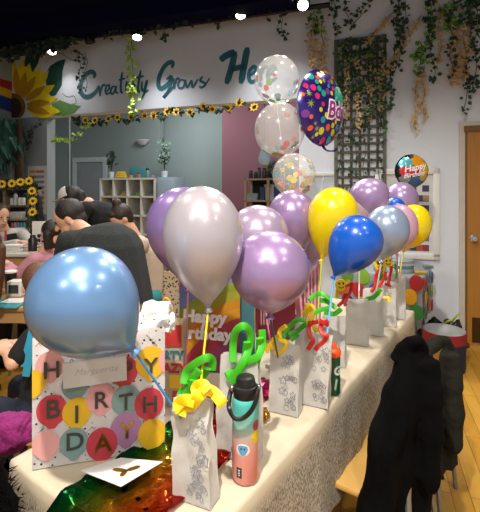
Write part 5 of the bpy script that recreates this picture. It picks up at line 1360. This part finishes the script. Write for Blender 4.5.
VN = [('tan dried blossom strand between spotlight and lattice panel', (312,20),(314,78),1,'tan',120,.038,.07),
 ('second tan blossom strand just left of the lattice panel', (322,18),(323,80),2,'tan',110,.038,.06),
 ('bright green ivy tuft on top of the tan strands by the spotlight', (315,10),(317,34),3,'ivy',36,.055,.06,.08,.7),
 ('dark ivy strand beside the frame corner of the lattice panel', (334,-4),(337,38),4,'ivy',26,.05,.04),
 ('short dark ivy strand hanging from ceiling above the lattice frame', (344,-4),(348,26),5,'ivy',18,.05,.03),
 ('sparse dark ivy strand sloping over the lattice panel top', (372,-4),(350,30),6,'ivy',20,.05,.03),
 ('tan blossom strand swagged down across the lattice panel corner', (420,16),(385,74),7,'tan',95,.036,.035),
 ('tan blossom strand above the right side of the lattice panel', (392,12),(366,44),8,'tan',70,.034,.03),
 ('long dark ivy strand right beside the lattice panel', (400,-4),(388,112),9,'ivy',60,.045,.03),
 ('ivy strand next to the long one beside the lattice panel', (408,-4),(396,72),10,'ivy',40,.045,.035),
 ('leafy ivy strand from ceiling with thick upper half', (398,-4),(401,46),11,'ivy',46,.05,.05),
 ('bright green ivy clump at the middle of the white wall', (420,40),(419,74),12,'ivy',36,.055,.05,.06,.75),
 ('lower tan strand hanging far below the bright ivy clump', (418,70),(415,130),13,'tan',80,.034,.025),
 ('shorter tan strand beside the lowest tan strand', (423,66),(424,118),14,'tan',60,.032,.02),
 ('dark ivy strand with spaced leaves hanging beside the bright clump', (428,-4),(434,80),15,'ivy',44,.045,.025),
 ('thick leafy ivy strand at the ceiling near wall centre', (432,-4),(427,44),16,'ivy',48,.052,.04,.06,.35),
 ('single tan blossom strand between two ivy strands', (439,-4),(440,62),17,'tan',70,.034,.02),
 ('thick green ivy tuft above the wide tan cluster', (452,-4),(453,28),18,'ivy',60,.058,.08,.06,.4),
 ('wide tan blossom cluster, left half, high above the wooden door', (456,22),(455,84),19,'tan',130,.038,.06),
 ('wide tan blossom cluster, right half, high above the wooden door', (465,22),(463,78),20,'tan',130,.038,.06),
 ('sparse dark ivy strand in front of the wide tan cluster', (450,10),(452,76),21,'ivy',28,.042,.03,.10),
 ('long dark ivy strand ending above the wooden door', (472,-4),(464,112),22,'ivy',64,.044,.03),
 ('outermost leafy ivy strand at the far right of the white wall', (478,-4),(474,90),23,'ivy',54,.05,.04),
 ('dark leafy ivy tuft at the ceiling over the wooden door', (470,-4),(474,26),24,'ivy',46,.055,.06)]
for a in VN:
    lab, tp_, bt_, sd, kd, dn, sz, spd = a[:8]; off = a[8] if len(a) > 8 else .05; br = a[9] if len(a) > 9 else 0
    vine(lab, tp_, bt_, sd, kd, dn, sz, spd, off, GV, bright=br)
# lattice panel
LA0, LA1 = wa(334.5), wa(386.5); LZ1 = wxy(335, 41)[1]; LZ0 = 1.10
lp_ = thing('lattice_panel', 'tall weathered lattice panel covered in leaves on the white wall', 'lattice', Wp((LA0+LA1)/2, LZ0, .02))
bm = NB(); m_lat = mat('weathered_wood', '#5f6256', .8, var=.2, vscale=6)
wbox(bm, LA0, LA0+.035, LZ0, LZ1, 0, .035); wbox(bm, LA1-.035, LA1, LZ0, LZ1, 0, .035); wbox(bm, LA0, LA1, LZ1-.035, LZ1, 0, .035); wbox(bm, LA0, LA1, LZ0, LZ0+.035, 0, .035)
obj('outer_frame', bm, m_lat, lp_, smooth=False)
bm = NB(); nx = 6
for k in range(1, nx): a = LA0+(LA1-LA0)*k/nx; wbox(bm, a-.013, a+.013, LZ0, LZ1, .004, .014)
pz = (LA1-LA0)/nx; k = 1
while LZ0+pz*k < LZ1: wbox(bm, LA0, LA1, LZ0+pz*k-.012, LZ0+pz*k+.012, .014, .024); k += 1
obj('lattice_slats', bm, mat('dark_lattice', '#575446', .8, var=.3, vscale=6), lp_, smooth=False)
LV = 'vines trained over the lattice panel'
for i, (x, y0, y1, kd, dn, sp) in enumerate(((339,40,110,'ivy',70,.04),(344,40,130,'dark',44,.05),(350,38,100,'ivy',75,.06),(356,42,175,'dark',26,.05),(362,38,92,'ivy',80,.06),(368,40,130,'dark',44,.05),(374,36,112,'ivy',80,.05),(380,40,185,'dark',50,.045),(384,38,130,'ivy',60,.03),
      (347,52,118,'tan',80,.035),(359,56,128,'tan',90,.04),(371,50,120,'tan',80,.035),(382,48,110,'tan',80,.03),(340,105,190,'dark',26,.05),(352,120,192,'dark',26,.05),(365,115,192,'dark',26,.05))):
    lab = ['first','second','third','fourth','fifth','sixth','seventh','eighth','ninth'][i % 9]
    knd = {'ivy': 'green ivy', 'dark': 'dark trailing', 'tan': 'tan blossom'}[kd]
    where = 'upper' if y1 < 115 else ('lower' if y0 > 100 else 'full height')
    nth = {'ivy': {339:'first',350:'second',362:'third',374:'fourth',384:'fifth'}, 'dark': {344:'first',356:'second',368:'third',380:'fourth',340:'low first',352:'low second',365:'low third'}, 'tan': {347:'first',359:'second',371:'third',382:'fourth'}}[kd][x]
    vine(f'{nth} {knd} strand on the lattice panel, counted from the foil balloon', (x,y0),(x-1,y1),100+i,kd,dn,.042 if kd != 'tan' else .034,sp,.045,LV, bright=.12 if kd == 'ivy' else 0)
# vines by the banner
vine('bright lime vine lit by the spotlight over the lettering', (131,38),(134,116),40,'lime',70,.06,.05,.12)
vine('thin olive vine trailing beside the letter C of the lettering', (78,50),(81,92),41,'ivy',26,.05,.03,.10)
vine('second thin olive vine close to the letter C', (86,52),(86,92),42,'ivy',16,.04,.03,.10)
vine('short dark vine hanging from the track before the letter G', (164,22),(166,42),43,'ivy',16,.05,.03,.25)
vine('short vine tuft hanging left of the H spotlight', (218,12),(220,28),44,'ivy',14,.05,.04,.25)
vine('dark vine strand left of the long one near the brightest spotlight', (268,2),(267,20),45,'ivy',16,.05,.03,.15)
vine('long dark vine strand on the bulkhead left of the brightest spotlight', (279,-2),(284,42),46,'ivy',30,.05,.03,.10)
# leaf garland along the track
rnd = random.Random(77); g0, g1 = at(-25, 58, 5.4), at(330, -12, 4.12)
def garland(label, P, n, size, spread, m, name='leaf_garland', drop=.12):
    t = thing(name, label, 'garland', P[0]); bm = NB(); tube(bm, P, .006, 5); obj('stem', bm, m_stem, t); bm = NB()
    for k in range(n):
        q = rnd.random()*(len(P)-1); i = min(int(q), len(P)-2); p = P[i].lerp(P[i+1], q-i)+V((rnd.uniform(-spread, spread), rnd.uniform(-spread, spread)*.6, -rnd.random()**2*drop+spread*.4))
        L = size*rnd.uniform(.6,1.3); leaf(bm, p, (rnd.uniform(-1,1), rnd.uniform(-.7,.3), rnd.uniform(-1,.2)), V((rnd.uniform(-.5,.5), -1, rnd.uniform(-.3,.6))).normalized(), L, L*.6)
    obj('leaves', bm, m, t, smooth=False); return t
garland('dark artificial leaf garland wound along the lighting track by the sunflower', [g0.lerp(g1, .02+k/16) for k in range(6)], 420, .08, .08, m_dark, drop=.12)
garland('thinner dark leaf garland along the track above the lettering', [g0.lerp(g1, .42+k/24) for k in range(13)], 170, .07, .05, m_dark, drop=.12)
# sunflower garland under the bulkhead
def flower(parent, c, r, nrm, name='sunflower', npet=12):
    nrm = V(nrm).normalized(); s = nrm.orthogonal().normalized(); q = nrm.cross(s); bm = NB()
    for k in range(npet):
        a = 2*PI*k/npet; d = s*math.cos(a)+q*math.sin(a); leaf(bm, c+d*r*.25, d+nrm*.15, nrm, r*.8, r*.5)
    o = obj(name, bm, mat('sunflower_petal', '#e8bd10', .6, var=.2, vscale=30), parent, smooth=False)
    bm = NB(); ball(bm, c+nrm*r*.05, (r*.38,)*3, 10); obj('seed_head', bm, mat('seed_brown', '#3a2412', .8, var=.3), o); return o
pp = [wallp(x, y, .03) for x, y in ((74,122),(92,121),(110,119),(128,118),(146,116),(164,114),(182,112),(200,110),(218,108),(240,106),(258,105))]
gs = thing('flower_garland', 'yellow flower and dark leaf garland strung under the white bulkhead', 'garland', pp[0]); P = cr(pp, 4)
for k, p in enumerate(P): p.z += .02*math.sin(k*.9)
bm = NB(); tube(bm, P, .005, 5); obj('stem', bm, m_stem, gs); bm = NB()
for k in range(130):
    q = rnd.random()*(len(P)-1); i = min(int(q), len(P)-2); p = P[i].lerp(P[i+1], q-i); L = .085*rnd.uniform(.6,1.2); leaf(bm, p, (rnd.uniform(-.7,.7), -.3, rnd.uniform(-1,.4)), V((.2,-1,.2)), L, L*.5)
obj('leaves', bm, m_dark, gs, smooth=False)
for k in range(15): flower(gs, P[min(3+int(k*2.6), len(P)-1)]+WT*.03+UP*.02*math.sin(k*2.1), .055, WT+UP*.3*math.sin(k), npet=8)
vine('pale lime vine drooping from the bulkhead corner into the kitchen', None, None, 50, 'lime', 60, .05, .04, .05, None, [(92,121),(80,133),(70,140),(60,138),(56,140)])
vine('dark thin vine hanging on the grey pilaster by the sunflower', None, None, 51, 'dark', 40, .045, .05, .05, None, [(44,120),(34,128),(30,138),(26,150)])
# =============================================================== artificial tree and bookshelf at the far left
tc_ = at(21, 250, 5.45); tc_.z = 0
tr = thing('artificial_tree', 'artificial tree with brown trunk and dark teal drooping leaves in the corner', 'tree', tc_)
bm = NB(); tube(bm, cr([(tc_.x,tc_.y,0),(tc_.x+.02,tc_.y,.8),(tc_.x-.01,tc_.y,1.6),(tc_.x-.02,tc_.y,2.0),(tc_.x-.04,tc_.y,2.42)], 6), [.085-.0018*k for k in range(25)], 12)
for v in bm.verts: v.co.x += .012*noise.noise(V((v.co.x*30, v.co.y*30, v.co.z*4)))
tube(bm, cr([(tc_.x-.02,tc_.y,1.9),(tc_.x-.2,tc_.y-.1,2.2),(tc_.x-.5,tc_.y-.15,2.38)], 5), .035, 8)
obj('trunk', bm, mat('tree_bark', '#3d2a1e', .9, var=.4, vscale=20, bump=.6, bscale=30), tr)
bm = NB()
for k in range(420):
    a = rnd.random(); p = V((tc_.x-.02-.55*a**1.1, tc_.y-.1+rnd.uniform(-.25,.22), 2.44-.85*rnd.random()**.9*(.35+.65*a)))
    if p.x > tc_.x-.02: continue
    L = rnd.uniform(.16,.34); leaf(bm, p, (rnd.uniform(-.6,.6), rnd.uniform(-.5,.2), -1), V((rnd.uniform(-.6,.6), -1, .3)).normalized(), L, L*.28)
obj('foliage', bm, mat('teal_leaf', '#2f5a52', .6, var=.5, vscale=4), tr, smooth=False)
def shelf_unit(name, label, cat, M, W, H, D, cols, rows, m, th=.02, z0=.08, back=True, rowh=None, bmat=None):
    """local x right, y up, z out of the front"""
    o = M.to_translation(); t = thing(name, label, cat, (o.x, o.y, 0)); 
    bm = NB(); box(bm, (th/2, H/2, -D/2), (th, H, D), M); box(bm, (W-th/2, H/2, -D/2), (th, H, D), M); box(bm, (W/2, H-th/2, -D/2), (W, th, D), M); box(bm, (W/2, z0/2, -D/2), (W-2*th, z0, D-.02), M); obj('carcass', bm, m, t, smooth=False)
    for k in range(1, cols): bm = NB(); box(bm, (W*k/cols, (H+z0)/2, -D/2), (th, H-z0-th, D-.01), M); obj('divider', bm, m, t, smooth=False)
    ys = rowh or [z0+(H-z0)*k/rows for k in range(1, rows)]
    for y in ys: bm = NB(); box(bm, (W/2, y, -D/2), (W-2*th, th, D-.01), M); obj('shelf_board', bm, m, t, smooth=False)
    if back: bm = NB(); box(bm, (W/2, H/2, -D+.004), (W-th, H-th, .008), M); obj('back_panel', bm, bmat or mat('shelf_back', '#5d5648', .7), t, smooth=False)
    return t
s0, s1 = at(-22, 250, 4.95), at(29.5, 250, 4.95); s0.z = s1.z = 0
SW = (s1-s0).length; SM = frame(s0, (1,0,0), UP, (0,-1,0)); SH = at(0, 187, 4.95).z
m_shw = mat('driftwood', '#857662', .7, var=.15, vscale=4)
shelf_unit('bookshelf', 'weathered wood bookshelf with jars under the artificial tree', 'bookshelf', SM, SW, SH, .3, 2, 5, m_shw, .03, rowh=[at(0,y,4.95).z for y in (206,231,252,285)])
rnd = random.Random(9)
def jar(c, r, h, m, label, group, lid=None):
    t = thing('jar', label, 'jar', c, 0, group); bm = NB(); lathe(bm, [(0,0),(r*.95,0),(r,.005),(r,h*.72),(r*.7,h*.8),(r*.7,h*.84),(0,h*.84)], 14, Matrix.Translation(c)); obj('jar_body', bm, m, t)
    bm = NB(); lathe(bm, [(0,h*.83),(r*.78,h*.83),(r*.78,h),(0,h)], 14, Matrix.Translation(c)); obj('lid', bm, lid or m_lid, t)
cc = ['#9a4a52','#b08a9a','#6f86a8','#3f8f9a','#a8a8a8','#c7c0b4','#8a3f3f']
names = {'#9a4a52':'dark red','#b08a9a':'mauve','#6f86a8':'slate blue','#3f8f9a':'teal','#a8a8a8':'grey','#c7c0b4':'cream','#8a3f3f':'brick red'}
for i, (px, k) in enumerate(((12.5,0),(15.5,1),(18.5,2),(21.5,3),(24.5,3))):
    c = at(px, 229.5, 4.80); c.z = at(0,231,4.95).z+.016; jar(c, .018, .125, mat('paint_'+cc[k][1:], cc[k], .4), f'{names[cc[k]]} paint bottle on the lower bookshelf board, ' + ['beside the upright','next to the red one','beside the mauve one','before the end bottle','closest to the shelf side'][i], 'paint bottles on the bookshelf')
for i, (px, k, h) in enumerate(((12,4,.10),(15.5,4,.16),(20,5,.11),(23.5,5,.11))):
    c = at(px, 205, 4.80); c.z = at(0,206,4.95).z+.016; jar(c, .022, h, mat('paint_'+cc[k][1:], cc[k], .4), ['small grey jar','tall grey jar','first cream jar','second cream jar'][i]+' on the upper bookshelf board', 'jars on the bookshelf')
for i, px in enumerate((0,3,5.5)):
    c = at(px, 229.5, 4.80); c.z = at(0,231,4.95).z+.016; jar(c, .02, .11, mat('paint_'+cc[(i*2+6)%7][1:], cc[(i*2+6)%7], .4), ['brick red jar at the picture edge of the bookshelf','mauve jar next to the brick red one','teal jar against the bookshelf divider'][i], 'paint bottles on the bookshelf')
for i in range(7):
    c = at(11.5+1.9*i, 0, 4.80); bm = NB(); z = at(0,206,4.95).z-.20; h = .055; 
    c.z = at(0,219,4.95).z; bm = NB(); 
bm = NB(); c = at(17.5, 219.0, 4.82); box(bm, (c.x, c.y, c.z), (.30,.2,.018)); t = tag(obj('shelf_insert', bm, m_shw), 'thin shelf insert holding a row of white cards in the bookshelf', 'shelf')
for i in range(6):
    c = at(12.2+2.1*i, 215.3, 4.76); bm = NB(); box(bm, (c.x, c.y, at(0,219,4.82).z+.012+.038), (.021,.09,.076), None, .002)
    tag(obj('card_box', bm, mat('card_white', '#a9a7a4', .6)), 'small white card box in the row on the bookshelf', 'box', 'white card boxes in a row on the bookshelf')
# sunflower garland over the shelf
pp = [at(x, y, 4.72) for x, y in ((-6,184),(4,184),(14,183),(24,183),(32,186),(33,200),(33,214),(33.5,226),(35,240))]
gs = thing('sunflower_garland', 'sunflower garland draped along the top and side of the bookshelf', 'garland', pp[-1]); P = cr(pp, 5); bm = NB(); tube(bm, P, .006, 5); obj('stem', bm, m_stem, gs); bm = NB()
for k in range(220):
    q = rnd.random()*(len(P)-1); i = min(int(q), len(P)-2); p = P[i].lerp(P[i+1], q-i)+V((rnd.uniform(-.05,.05), rnd.uniform(0,.05), rnd.uniform(-.05,.05))); L = .07*rnd.uniform(.6,1.2); leaf(bm, p, (rnd.uniform(-.8,.8), -.3, rnd.uniform(-1,.6)), V((.2,-1,.2)), L, L*.6)
obj('leaves', bm, m_dark, gs, smooth=False)
for x, y in ((2,184),(12,183.5),(20.5,182),(29,181),(32,191),(33,201),(32.5,212)): flower(gs, at(x, y, 4.66), .05, (.1,-1,.2))
bm = NB(); R = []
for j in range(8):
    q = j/7; y0 = 196+34*q; l, r = 36-.5*q, 40+7*q
    L, Rr = at(l, y0, 4.78), at(r, y0, 4.78); cx_ = (L+Rr)/2; a = (Rr-L).length/2
    R.append([cx_+V((a*math.cos(g), .05*math.sin(g)+.012*math.sin(3*g+j), 0)) for g in [2*PI*k/24 for k in range(24)]])
loft(bm, R); tag(obj('dark_cloth', bm, m_blk2, angle=60), 'dark cloth hanging off the side of the bookshelf', 'cloth')
# colour chart on the pilaster
a0, a1 = wa(28.3), wa(46.5); z1, z0 = wxy(37,166)[1], wxy(37,214)[1]
po = thing('colour_chart', 'white poster with rows of coloured swatches on the grey pilaster', 'poster', Wp((a0+a1)/2, z0, .005)); bm = NB(); wbox(bm, a0, a1, z0, z1, .001, .006); obj('poster_sheet', bm, m_paper, po, smooth=False)
pal = ['#c9932f','#a86a3a','#8a8a94','#6f8490','#6a7f92','#7f8f80','#b08a6a','#8f8a90']
for k in range(8):
    z = z1-.06-(z1-z0-.09)*k/8
    for i in range(6):
        bm = NB(); wbox(bm, a0+.03+(a1-a0-.06)*i/6, a0+.024+(a1-a0-.06)*(i+1)/6, z-.035, z, .006, .008); obj('swatch', bm, mat('swatch_'+pal[(k+(i//3))%8][1:], pal[(k+(i//3))%8], .5), po, smooth=False)
# white sign with black squares leaning behind the girl
c0, c1 = at(31.5, 247, 3.95), at(55, 247, 3.95); z1 = at(0,221.5,3.95).z
sg = thing('display_sign', 'white sign board with black photo squares standing behind the child in pink', 'sign', ((c0.x+c1.x)/2, c0.y, 0))
bm = NB(); box(bm, ((c0.x+c1.x)/2, c0.y+.02, (.91+z1)/2), (c1.x-c0.x, .02, z1-.91), None, .003); obj('board', bm, m_paper, sg)
bm = NB(); box(bm, ((c0.x+c1.x)/2+.04, c0.y+.03, .455), (.06,.02,.91)); obj('stand_post', bm, m_greyleg, sg)
bm = NB(); box(bm, ((c0.x+c1.x)/2+.04, c0.y+.05, .012), (.26,.2,.022), None, .004); obj('stand_foot', bm, m_greyleg, sg)
for j in range(3):
    for i in range(2): bm = NB(); c = at(38.5+4.2*i, 236+4.6*j, 3.95); box(bm, (c.x, c.y+.008, c.z), (.03,.004,.034)); obj('photo_square', bm, mat('photo_black', '#1c1d22', .5), sg)
# =============================================================== kitchen: cube shelf, plants, rack
d = 1.6; k0, k1 = kp(99.5,190,d), kp(155,190,d); k0.z = k1.z = 0; KM = frame(k0, WR, UP, WT); KW = (k1-k0).length; KH = 1.69
m_cube = mat('white_cube_shelf', '#d6d4cb', .5, var=.03)
shelf_unit('cube_shelf', 'white cube shelf unit with four columns at the kitchen back wall', 'shelf', KM, KW, KH, .42, 4, 5, m_cube, .028, bmat=mat('cube_back', '#8f8d86', .6))
def onK(px, py, back=.15): p = kp(px, py, d+back); return p
def kit(name, label, cat, c, bm, m, group=None): return tag(obj(name, bm, m), label, cat, group)
def pot_plant(label, px, z, back, hp, hl, m, r=.055, n=40, wide=.12):
    c = onK(px, 178, back); c.z = z; t = thing('potted_plant', label, 'plant', c); bm = NB(); lathe(bm, [(0,0),(r*.8,0),(r,hp),(r*.9,hp),(r*.85,hp*.85),(0,hp*.85)], 20, Matrix.Translation(c)); obj('pot', bm, mat('white_pot', '#c9cccb', .4), t)
    bm = NB(); r2 = random.Random(int(px)); 
    for k in range(5): tube(bm, cr([c+UP*hp*.8, c+UP*(hp+hl*.5)+WR*.03*(k-2)*.5, c+UP*(hp+hl*(.7+.06*k))+WR*wide*.25*(k-2)], 5), .005, 5)
    obj('stems', bm, m_stem, t); bm = NB()
    for k in range(n):
        p = c+UP*(hp+hl*(.25+.75*r2.random()))+WR*wide*r2.uniform(-1,1)*.7+WT*wide*r2.uniform(-.5,.5); L = r2.uniform(.05,.1); leaf(bm, p, (r2.uniform(-1,1), r2.uniform(-.5,.2), r2.uniform(-.6,.8)), V((r2.uniform(-.4,.4),-1,.3)).normalized(), L, L*.6)
    obj('foliage', bm, m, t, smooth=False)
pot_plant('dark leaved plant in a white pot on the cube shelf top', 111.5, KH, .15, .12, .36, m_dark, .05, 34, .10)
t_g = mat('grey_green_leaf', '#5f7566', .6, var=.3, vscale=8)
bm = NB(); c2 = onK(165, 178, .12); wq = wa
e0_, e1_ = kp(157,190,d+.02), kp(174,190,d+.02); a_ = (e0_-W0).dot(WR); b_ = (e1_-W0).dot(WR)
bm = NB(); wbox(bm, a_, b_, 0, KH+.01, -d-.40, -d-.02, .004); cbn = thing('side_cabinet', 'pale blue grey cabinet right beside the white cube shelf', 'cabinet', Wp((a_+b_)/2, 0, -d-.2)); obj('cabinet_body', bm, mat('pale_blue_laminate', '#8d9aa5', .5), cbn)
bm = NB(); wbox(bm, a_+.02, b_-.02, .1, KH-.03, -d-.022, -d-.006, .003); obj('door', bm, mat('pale_blue_laminate', '#8d9aa5', .5), cbn); bm = NB(); wbox(bm, a_+.05, a_+.065, .9, 1.05, -d-.006, -d+.02, .003); obj('handle', bm, m_steel, cbn)
pot_plant('grey green plant in a white pot on the pale cabinet', 164.5, KH+.01, .18, .11, .52, t_g, .06, 70, .14)
bm = NB(); p = onK(121.5, 178, .12); p.z = KH; 
for k in range(3): box(bm, p+WR*(.0)+UP*(.03+.035*k), (.20-.03*k,.12,.034), None, .01)
kit('yellow_basket', 'yellow stepped toy basket on the cube shelf top', 'basket', p, bm, mat('yellow_plastic', '#d3ad2a', .5))
bm = NB(); p = onK(138.5, 178, .25); p.z = KH; box(bm, p+UP*.10, (.30,.10,.20), None, .01); kit('teal_box', 'teal storage box at the back of the cube shelf top', 'box', p, bm, mat('teal_box', '#2f6f75', .6))
for i, (px, h, col, lab) in enumerate(((131,.07,'#b5824a','amber jar on the cube shelf top beside the yellow basket'),(138.5,.09,'#a8634a','terracotta jar on the cube shelf top before the teal box'),(147.5,.16,'#5f7f78','tall green jar on the cube shelf top, in front of the box end'),(153,.07,'#8a7f9a','small mauve jar at the end of the cube shelf top'))):
    c = onK(px, 178, .07); c.z = KH; jar(c, .035, h, mat('jar_'+col[1:], col, .4), lab, 'jars on the cube shelf')
def cell(i, j): # centre bottom of cell column i, row j from the top
    rh = (KH-.08)/5; return k0+WR*(KW*(i+.5)/4)+UP*(.08+rh*(4-j)+.014)-WT*.15
for i, j, col, s, lab in ((0,0,'#c9b24a',(.05,.05,.14),'yellow figurine in the first top cube'),(1,0,'#d0b04a',(.14,.07,.08),'yellow toy in the second top cube'),(2,0,'#9aa84a',(.10,.07,.07),'green and yellow toy in the third top cube'),(3,0,'#8f938f',(.05,.05,.05),'tiny grey item in the last top cube'),(0,1,'#8a8f95',(.14,.10,.18),'grey bin in the second row first cube'),(1,1,'#7f868c',(.16,.10,.20),'darker grey bin in the second row next to the first'),(3,1,'#9aa0a5',(.12,.10,.12),'light grey bin in the second row last cube')):
    p = cell(i, j); bm = NB()
    for q in range(3): box(bm, p+UP*s[2]*(.18+.32*q)+WR*.01*math.sin(q*2), (s[0]*(1-.2*q), s[1]*(1-.15*q), s[2]*.34), None, .006)
    kit('toy', lab, 'toy', p, bm, mat('toy_'+col[1:], col, .5), 'things in the cube shelf')
# wall lamp
p = kp(144, 143, KD); wl = thing('wall_lamp', 'white half bowl wall lamp on the grey kitchen wall', 'lamp', p)
bm = NB(); M = frame(p+WT*.02, WR, WT, UP); lathe(bm, [(0,-.04),(.05,-.04),(.14,.035),(.15,.045),(.14,.05),(.05,-.02),(0,-.02)], 28, M @ Matrix.Diagonal((1.05,.75,1,1)));
bmesh.ops.bisect_plane(bm, geom=bm.verts[:]+bm.edges[:]+bm.faces[:], plane_co=p+WT*.003, plane_no=-WT, clear_outer=True)
obj('lamp_bowl', bm, mat('white_plaster', '#d3d6d8', .5), wl); bm = NB(); box(bm, (0,-.02,0), (.05,.06,.04), frame(p+WT*.015, WR, WT, UP)); obj('bracket', bm, m_steel, wl)
# pendant
p = at(264.5, 166, 5.2); pn = thing('pendant_lamp', 'pale blue glass teardrop pendant lamp before the pink wall', 'lamp', p)
bm = NB(); lathe(bm, [(0,0),(.05,.012),(.078,.06),(.076,.11),(.05,.19),(.022,.26),(.016,.29),(0,.29)], 28, Matrix.Translation(p)); obj('glass_shade', bm, mat('pale_blue_glass', '#a9c4d2', .15, coat=.5, alpha=.85), pn)
bm = NB(); tube(bm, [p+UP*.28, (p.x, p.y, CZ)], .006, 6); obj('cord', bm, m_blk, pn)
# rack before the pink wall
r0, r1 = kp(244,190,1.55), kp(291,190,1.55); r0.z = r1.z = 0; RW = (r1-r0).length; RM = frame(r0, WR, UP, WT); RH = r0.y*0+at(0,177.5,6.0).z
rk = thing('storage_rack', 'dark open storage rack full of bottles and tubs by the pink wall', 'shelf', r0+WR*RW/2)
m_rk = mat('rack_wood', '#8a7257', .6, var=.15)
for x in (.02, RW*.52, RW-.02):
    for z_ in (-.02, -.33): bm = NB(); box(bm, (x, RH/2, z_), (.04, RH, .04), RM); obj('post', bm, m_rk, rk, smooth=False)
SHZ = [RH-.02, RH-.35, RH-.68, RH-1.05, .15]
for z in SHZ: bm = NB(); box(bm, (RW/2, z, -.175), (RW, .025, .35), RM); obj('shelf_board', bm, m_rk, rk, smooth=False)
bm = NB(); box(bm, (RW/2, RH/2, -.355), (RW, RH, .01), RM); obj('back_panel', bm, mat('rack_back', '#1d1d22', .8), rk, smooth=False)
pal = ['#1c1d22','#2a2426','#1d2b22','#33262a','#101114','#23303a']
ordn = ['first','second','third','fourth','fifth','sixth','seventh','eighth','ninth','tenth']
for i in range(10):
    p = RM @ V((.06+(RW-.12)*i/9, RH-.007, -.16-.05*(i%2))); h = .10+.09*rnd.random(); jar(p, .032, h, mat('rackjar_'+pal[i%6][1:], pal[i%6], .4), f'dark bottle on top of the storage rack, {ordn[i]} from the grey wall', 'bottles on the storage rack')
for i, (x, row, w_, h_, col, lab) in enumerate(((.14,1,.18,.10,'#8fa0a8','pale grey packet pile'),(.36,1,.08,.20,'#2a3f6a','navy box'),(.52,1,.16,.24,'#a3aeb5','white pitcher'),(.70,1,.14,.20,'#24468a','bright blue box'),(.88,1,.12,.12,'#3a2a2c','dark brown tin'),(.16,2,.22,.12,'#2a2c33','black tray'),(.42,2,.10,.18,'#4f6a3a','olive tin'),(.60,2,.18,.16,'#8fa9bd','pale blue tub'),(.84,2,.20,.16,'#86a2b8','second pale blue tub'))):
    p = RM @ V((x*RW, SHZ[row]+.0135, -.15)); bm = NB(); R = []
    for j, (k, zz) in enumerate(((.86,0),(.92,h_*.5),(1,h_*.9),(1.04,h_*.92),(1.04,h_))):
        R.append([p+WR*w_/2*k*cx_+WT*.07*k*cy_+UP*zz for cx_, cy_ in ((-1,-.8),(-.85,-1),(.85,-1),(1,-.8),(1,.8),(.85,1),(-.85,1),(-1,.8))])
    loft(bm, R); kit('storage_tub', lab+' on the '+('upper' if row == 1 else 'middle')+' board of the storage rack', 'tub', p, bm, mat('tub_'+col[1:], col, .5), 'tubs on the storage rack')
p = RM @ V((.24*RW, RH-.007, -.08)); 
for i, (q, h) in enumerate(((.40,.30),)):
    p = RM @ V((q*RW, RH-.007, -.27)); bm = NB(); lathe(bm, [(0,0),(.05,0),(.05,h*.6),(.02,h*.75),(.02,h),(0,h)], 16, Matrix.Translation(p)); kit('amber_bottle', 'tall amber bottle behind the others on top of the storage rack', 'bottle', p, bm, mat('amber_glass', '#5a4322', .25))
# planter row of greens on the rack
p = RM @ V((.72*RW, RH-.007, -.30)); t = thing('planter', 'long planter of dark green leaves on top of the storage rack', 'plant', p); bm = NB(); box(bm, p+UP*.07, (.40,.10,.14), None, .01); obj('trough', bm, m_blk2, t); bm = NB()
for k in range(90): L = rnd.uniform(.04,.08); leaf(bm, p+WR*rnd.uniform(-.2,.2)+UP*(.14+.09*rnd.random())+WT*rnd.uniform(-.04,.06), (rnd.uniform(-.7,.7), -.2, 1), V((0,-1,.2)), L, L*.6)
obj('foliage', bm, m_ivy, t, smooth=False)
# =============================================================== display boards on the white wall
a0, a1 = wa(375), wa(439.5); z1 = wxy(437,168)[1]; z0 = .80
db = thing('display_board', 'large white framed display board with rows of photos behind the far balloons', 'board', Wp((a0+a1)/2, z0, .02))
bm = NB(); wbox(bm, a0, a1, z0, z1, .002, .015); obj('backing', bm, mat('board_white', '#c4c7cb', .5), db, smooth=False)
bm = NB()
for b in ((a0,a0+.06,z0,z1),(a1-.06,a1,z0,z1),(a0,a1,z1-.06,z1),(a0,a1,z0,z0+.06)): wbox(bm, *b, .002, .035, .004)
obj('board_frame', bm, m_trim, db)
rnd = random.Random(31); pc = ['#7d2a30','#8a3a2a','#2a3350','#6a5a60','#30384a','#a04a32','#4a2a3a','#8f7a60']
for j in range(7):
    for i in range(7):
        if rnd.random() < .12: continue
        aa = a0+.10+(a1-a0-.24)*i/6.3; zz = z1-.17-.098*j
        bm = NB(); wbox(bm, aa, aa+.062, zz-.062, zz, .015, .019); obj('photo', bm, mat('photo_'+pc[(i*3+j*5)%8][1:], pc[(i*3+j*5)%8], .5), db, smooth=False)
bm = NB(); wbox(bm, a0+.10, a1-.14, .98, 1.08, .015, .018); obj('pale_caption_strip', bm, mat('pale_strip', '#d9dadd', .5), db, smooth=False)
a0, a1 = wa(300), wa(338); z1 = wxy(338,172)[1]; z0 = .80
pb_ = thing('display_board', 'plain pale board left of the lattice panel behind the lowest confetti balloon', 'board', Wp((a0+a1)/2, z0, .02)); bm = NB(); wbox(bm, a0, a1, z0, z1, .002, .015); obj('backing', bm, mat('board_pale_blue', '#b3bdcb', .5), pb_, smooth=False)
bm = NB()
for b in ((a0,a0+.04,z0,z1),(a1-.04,a1,z0,z1),(a0,a1,z1-.04,z1)): wbox(bm, *b, .002, .03, .004)
obj('board_frame', bm, m_trim, pb_)
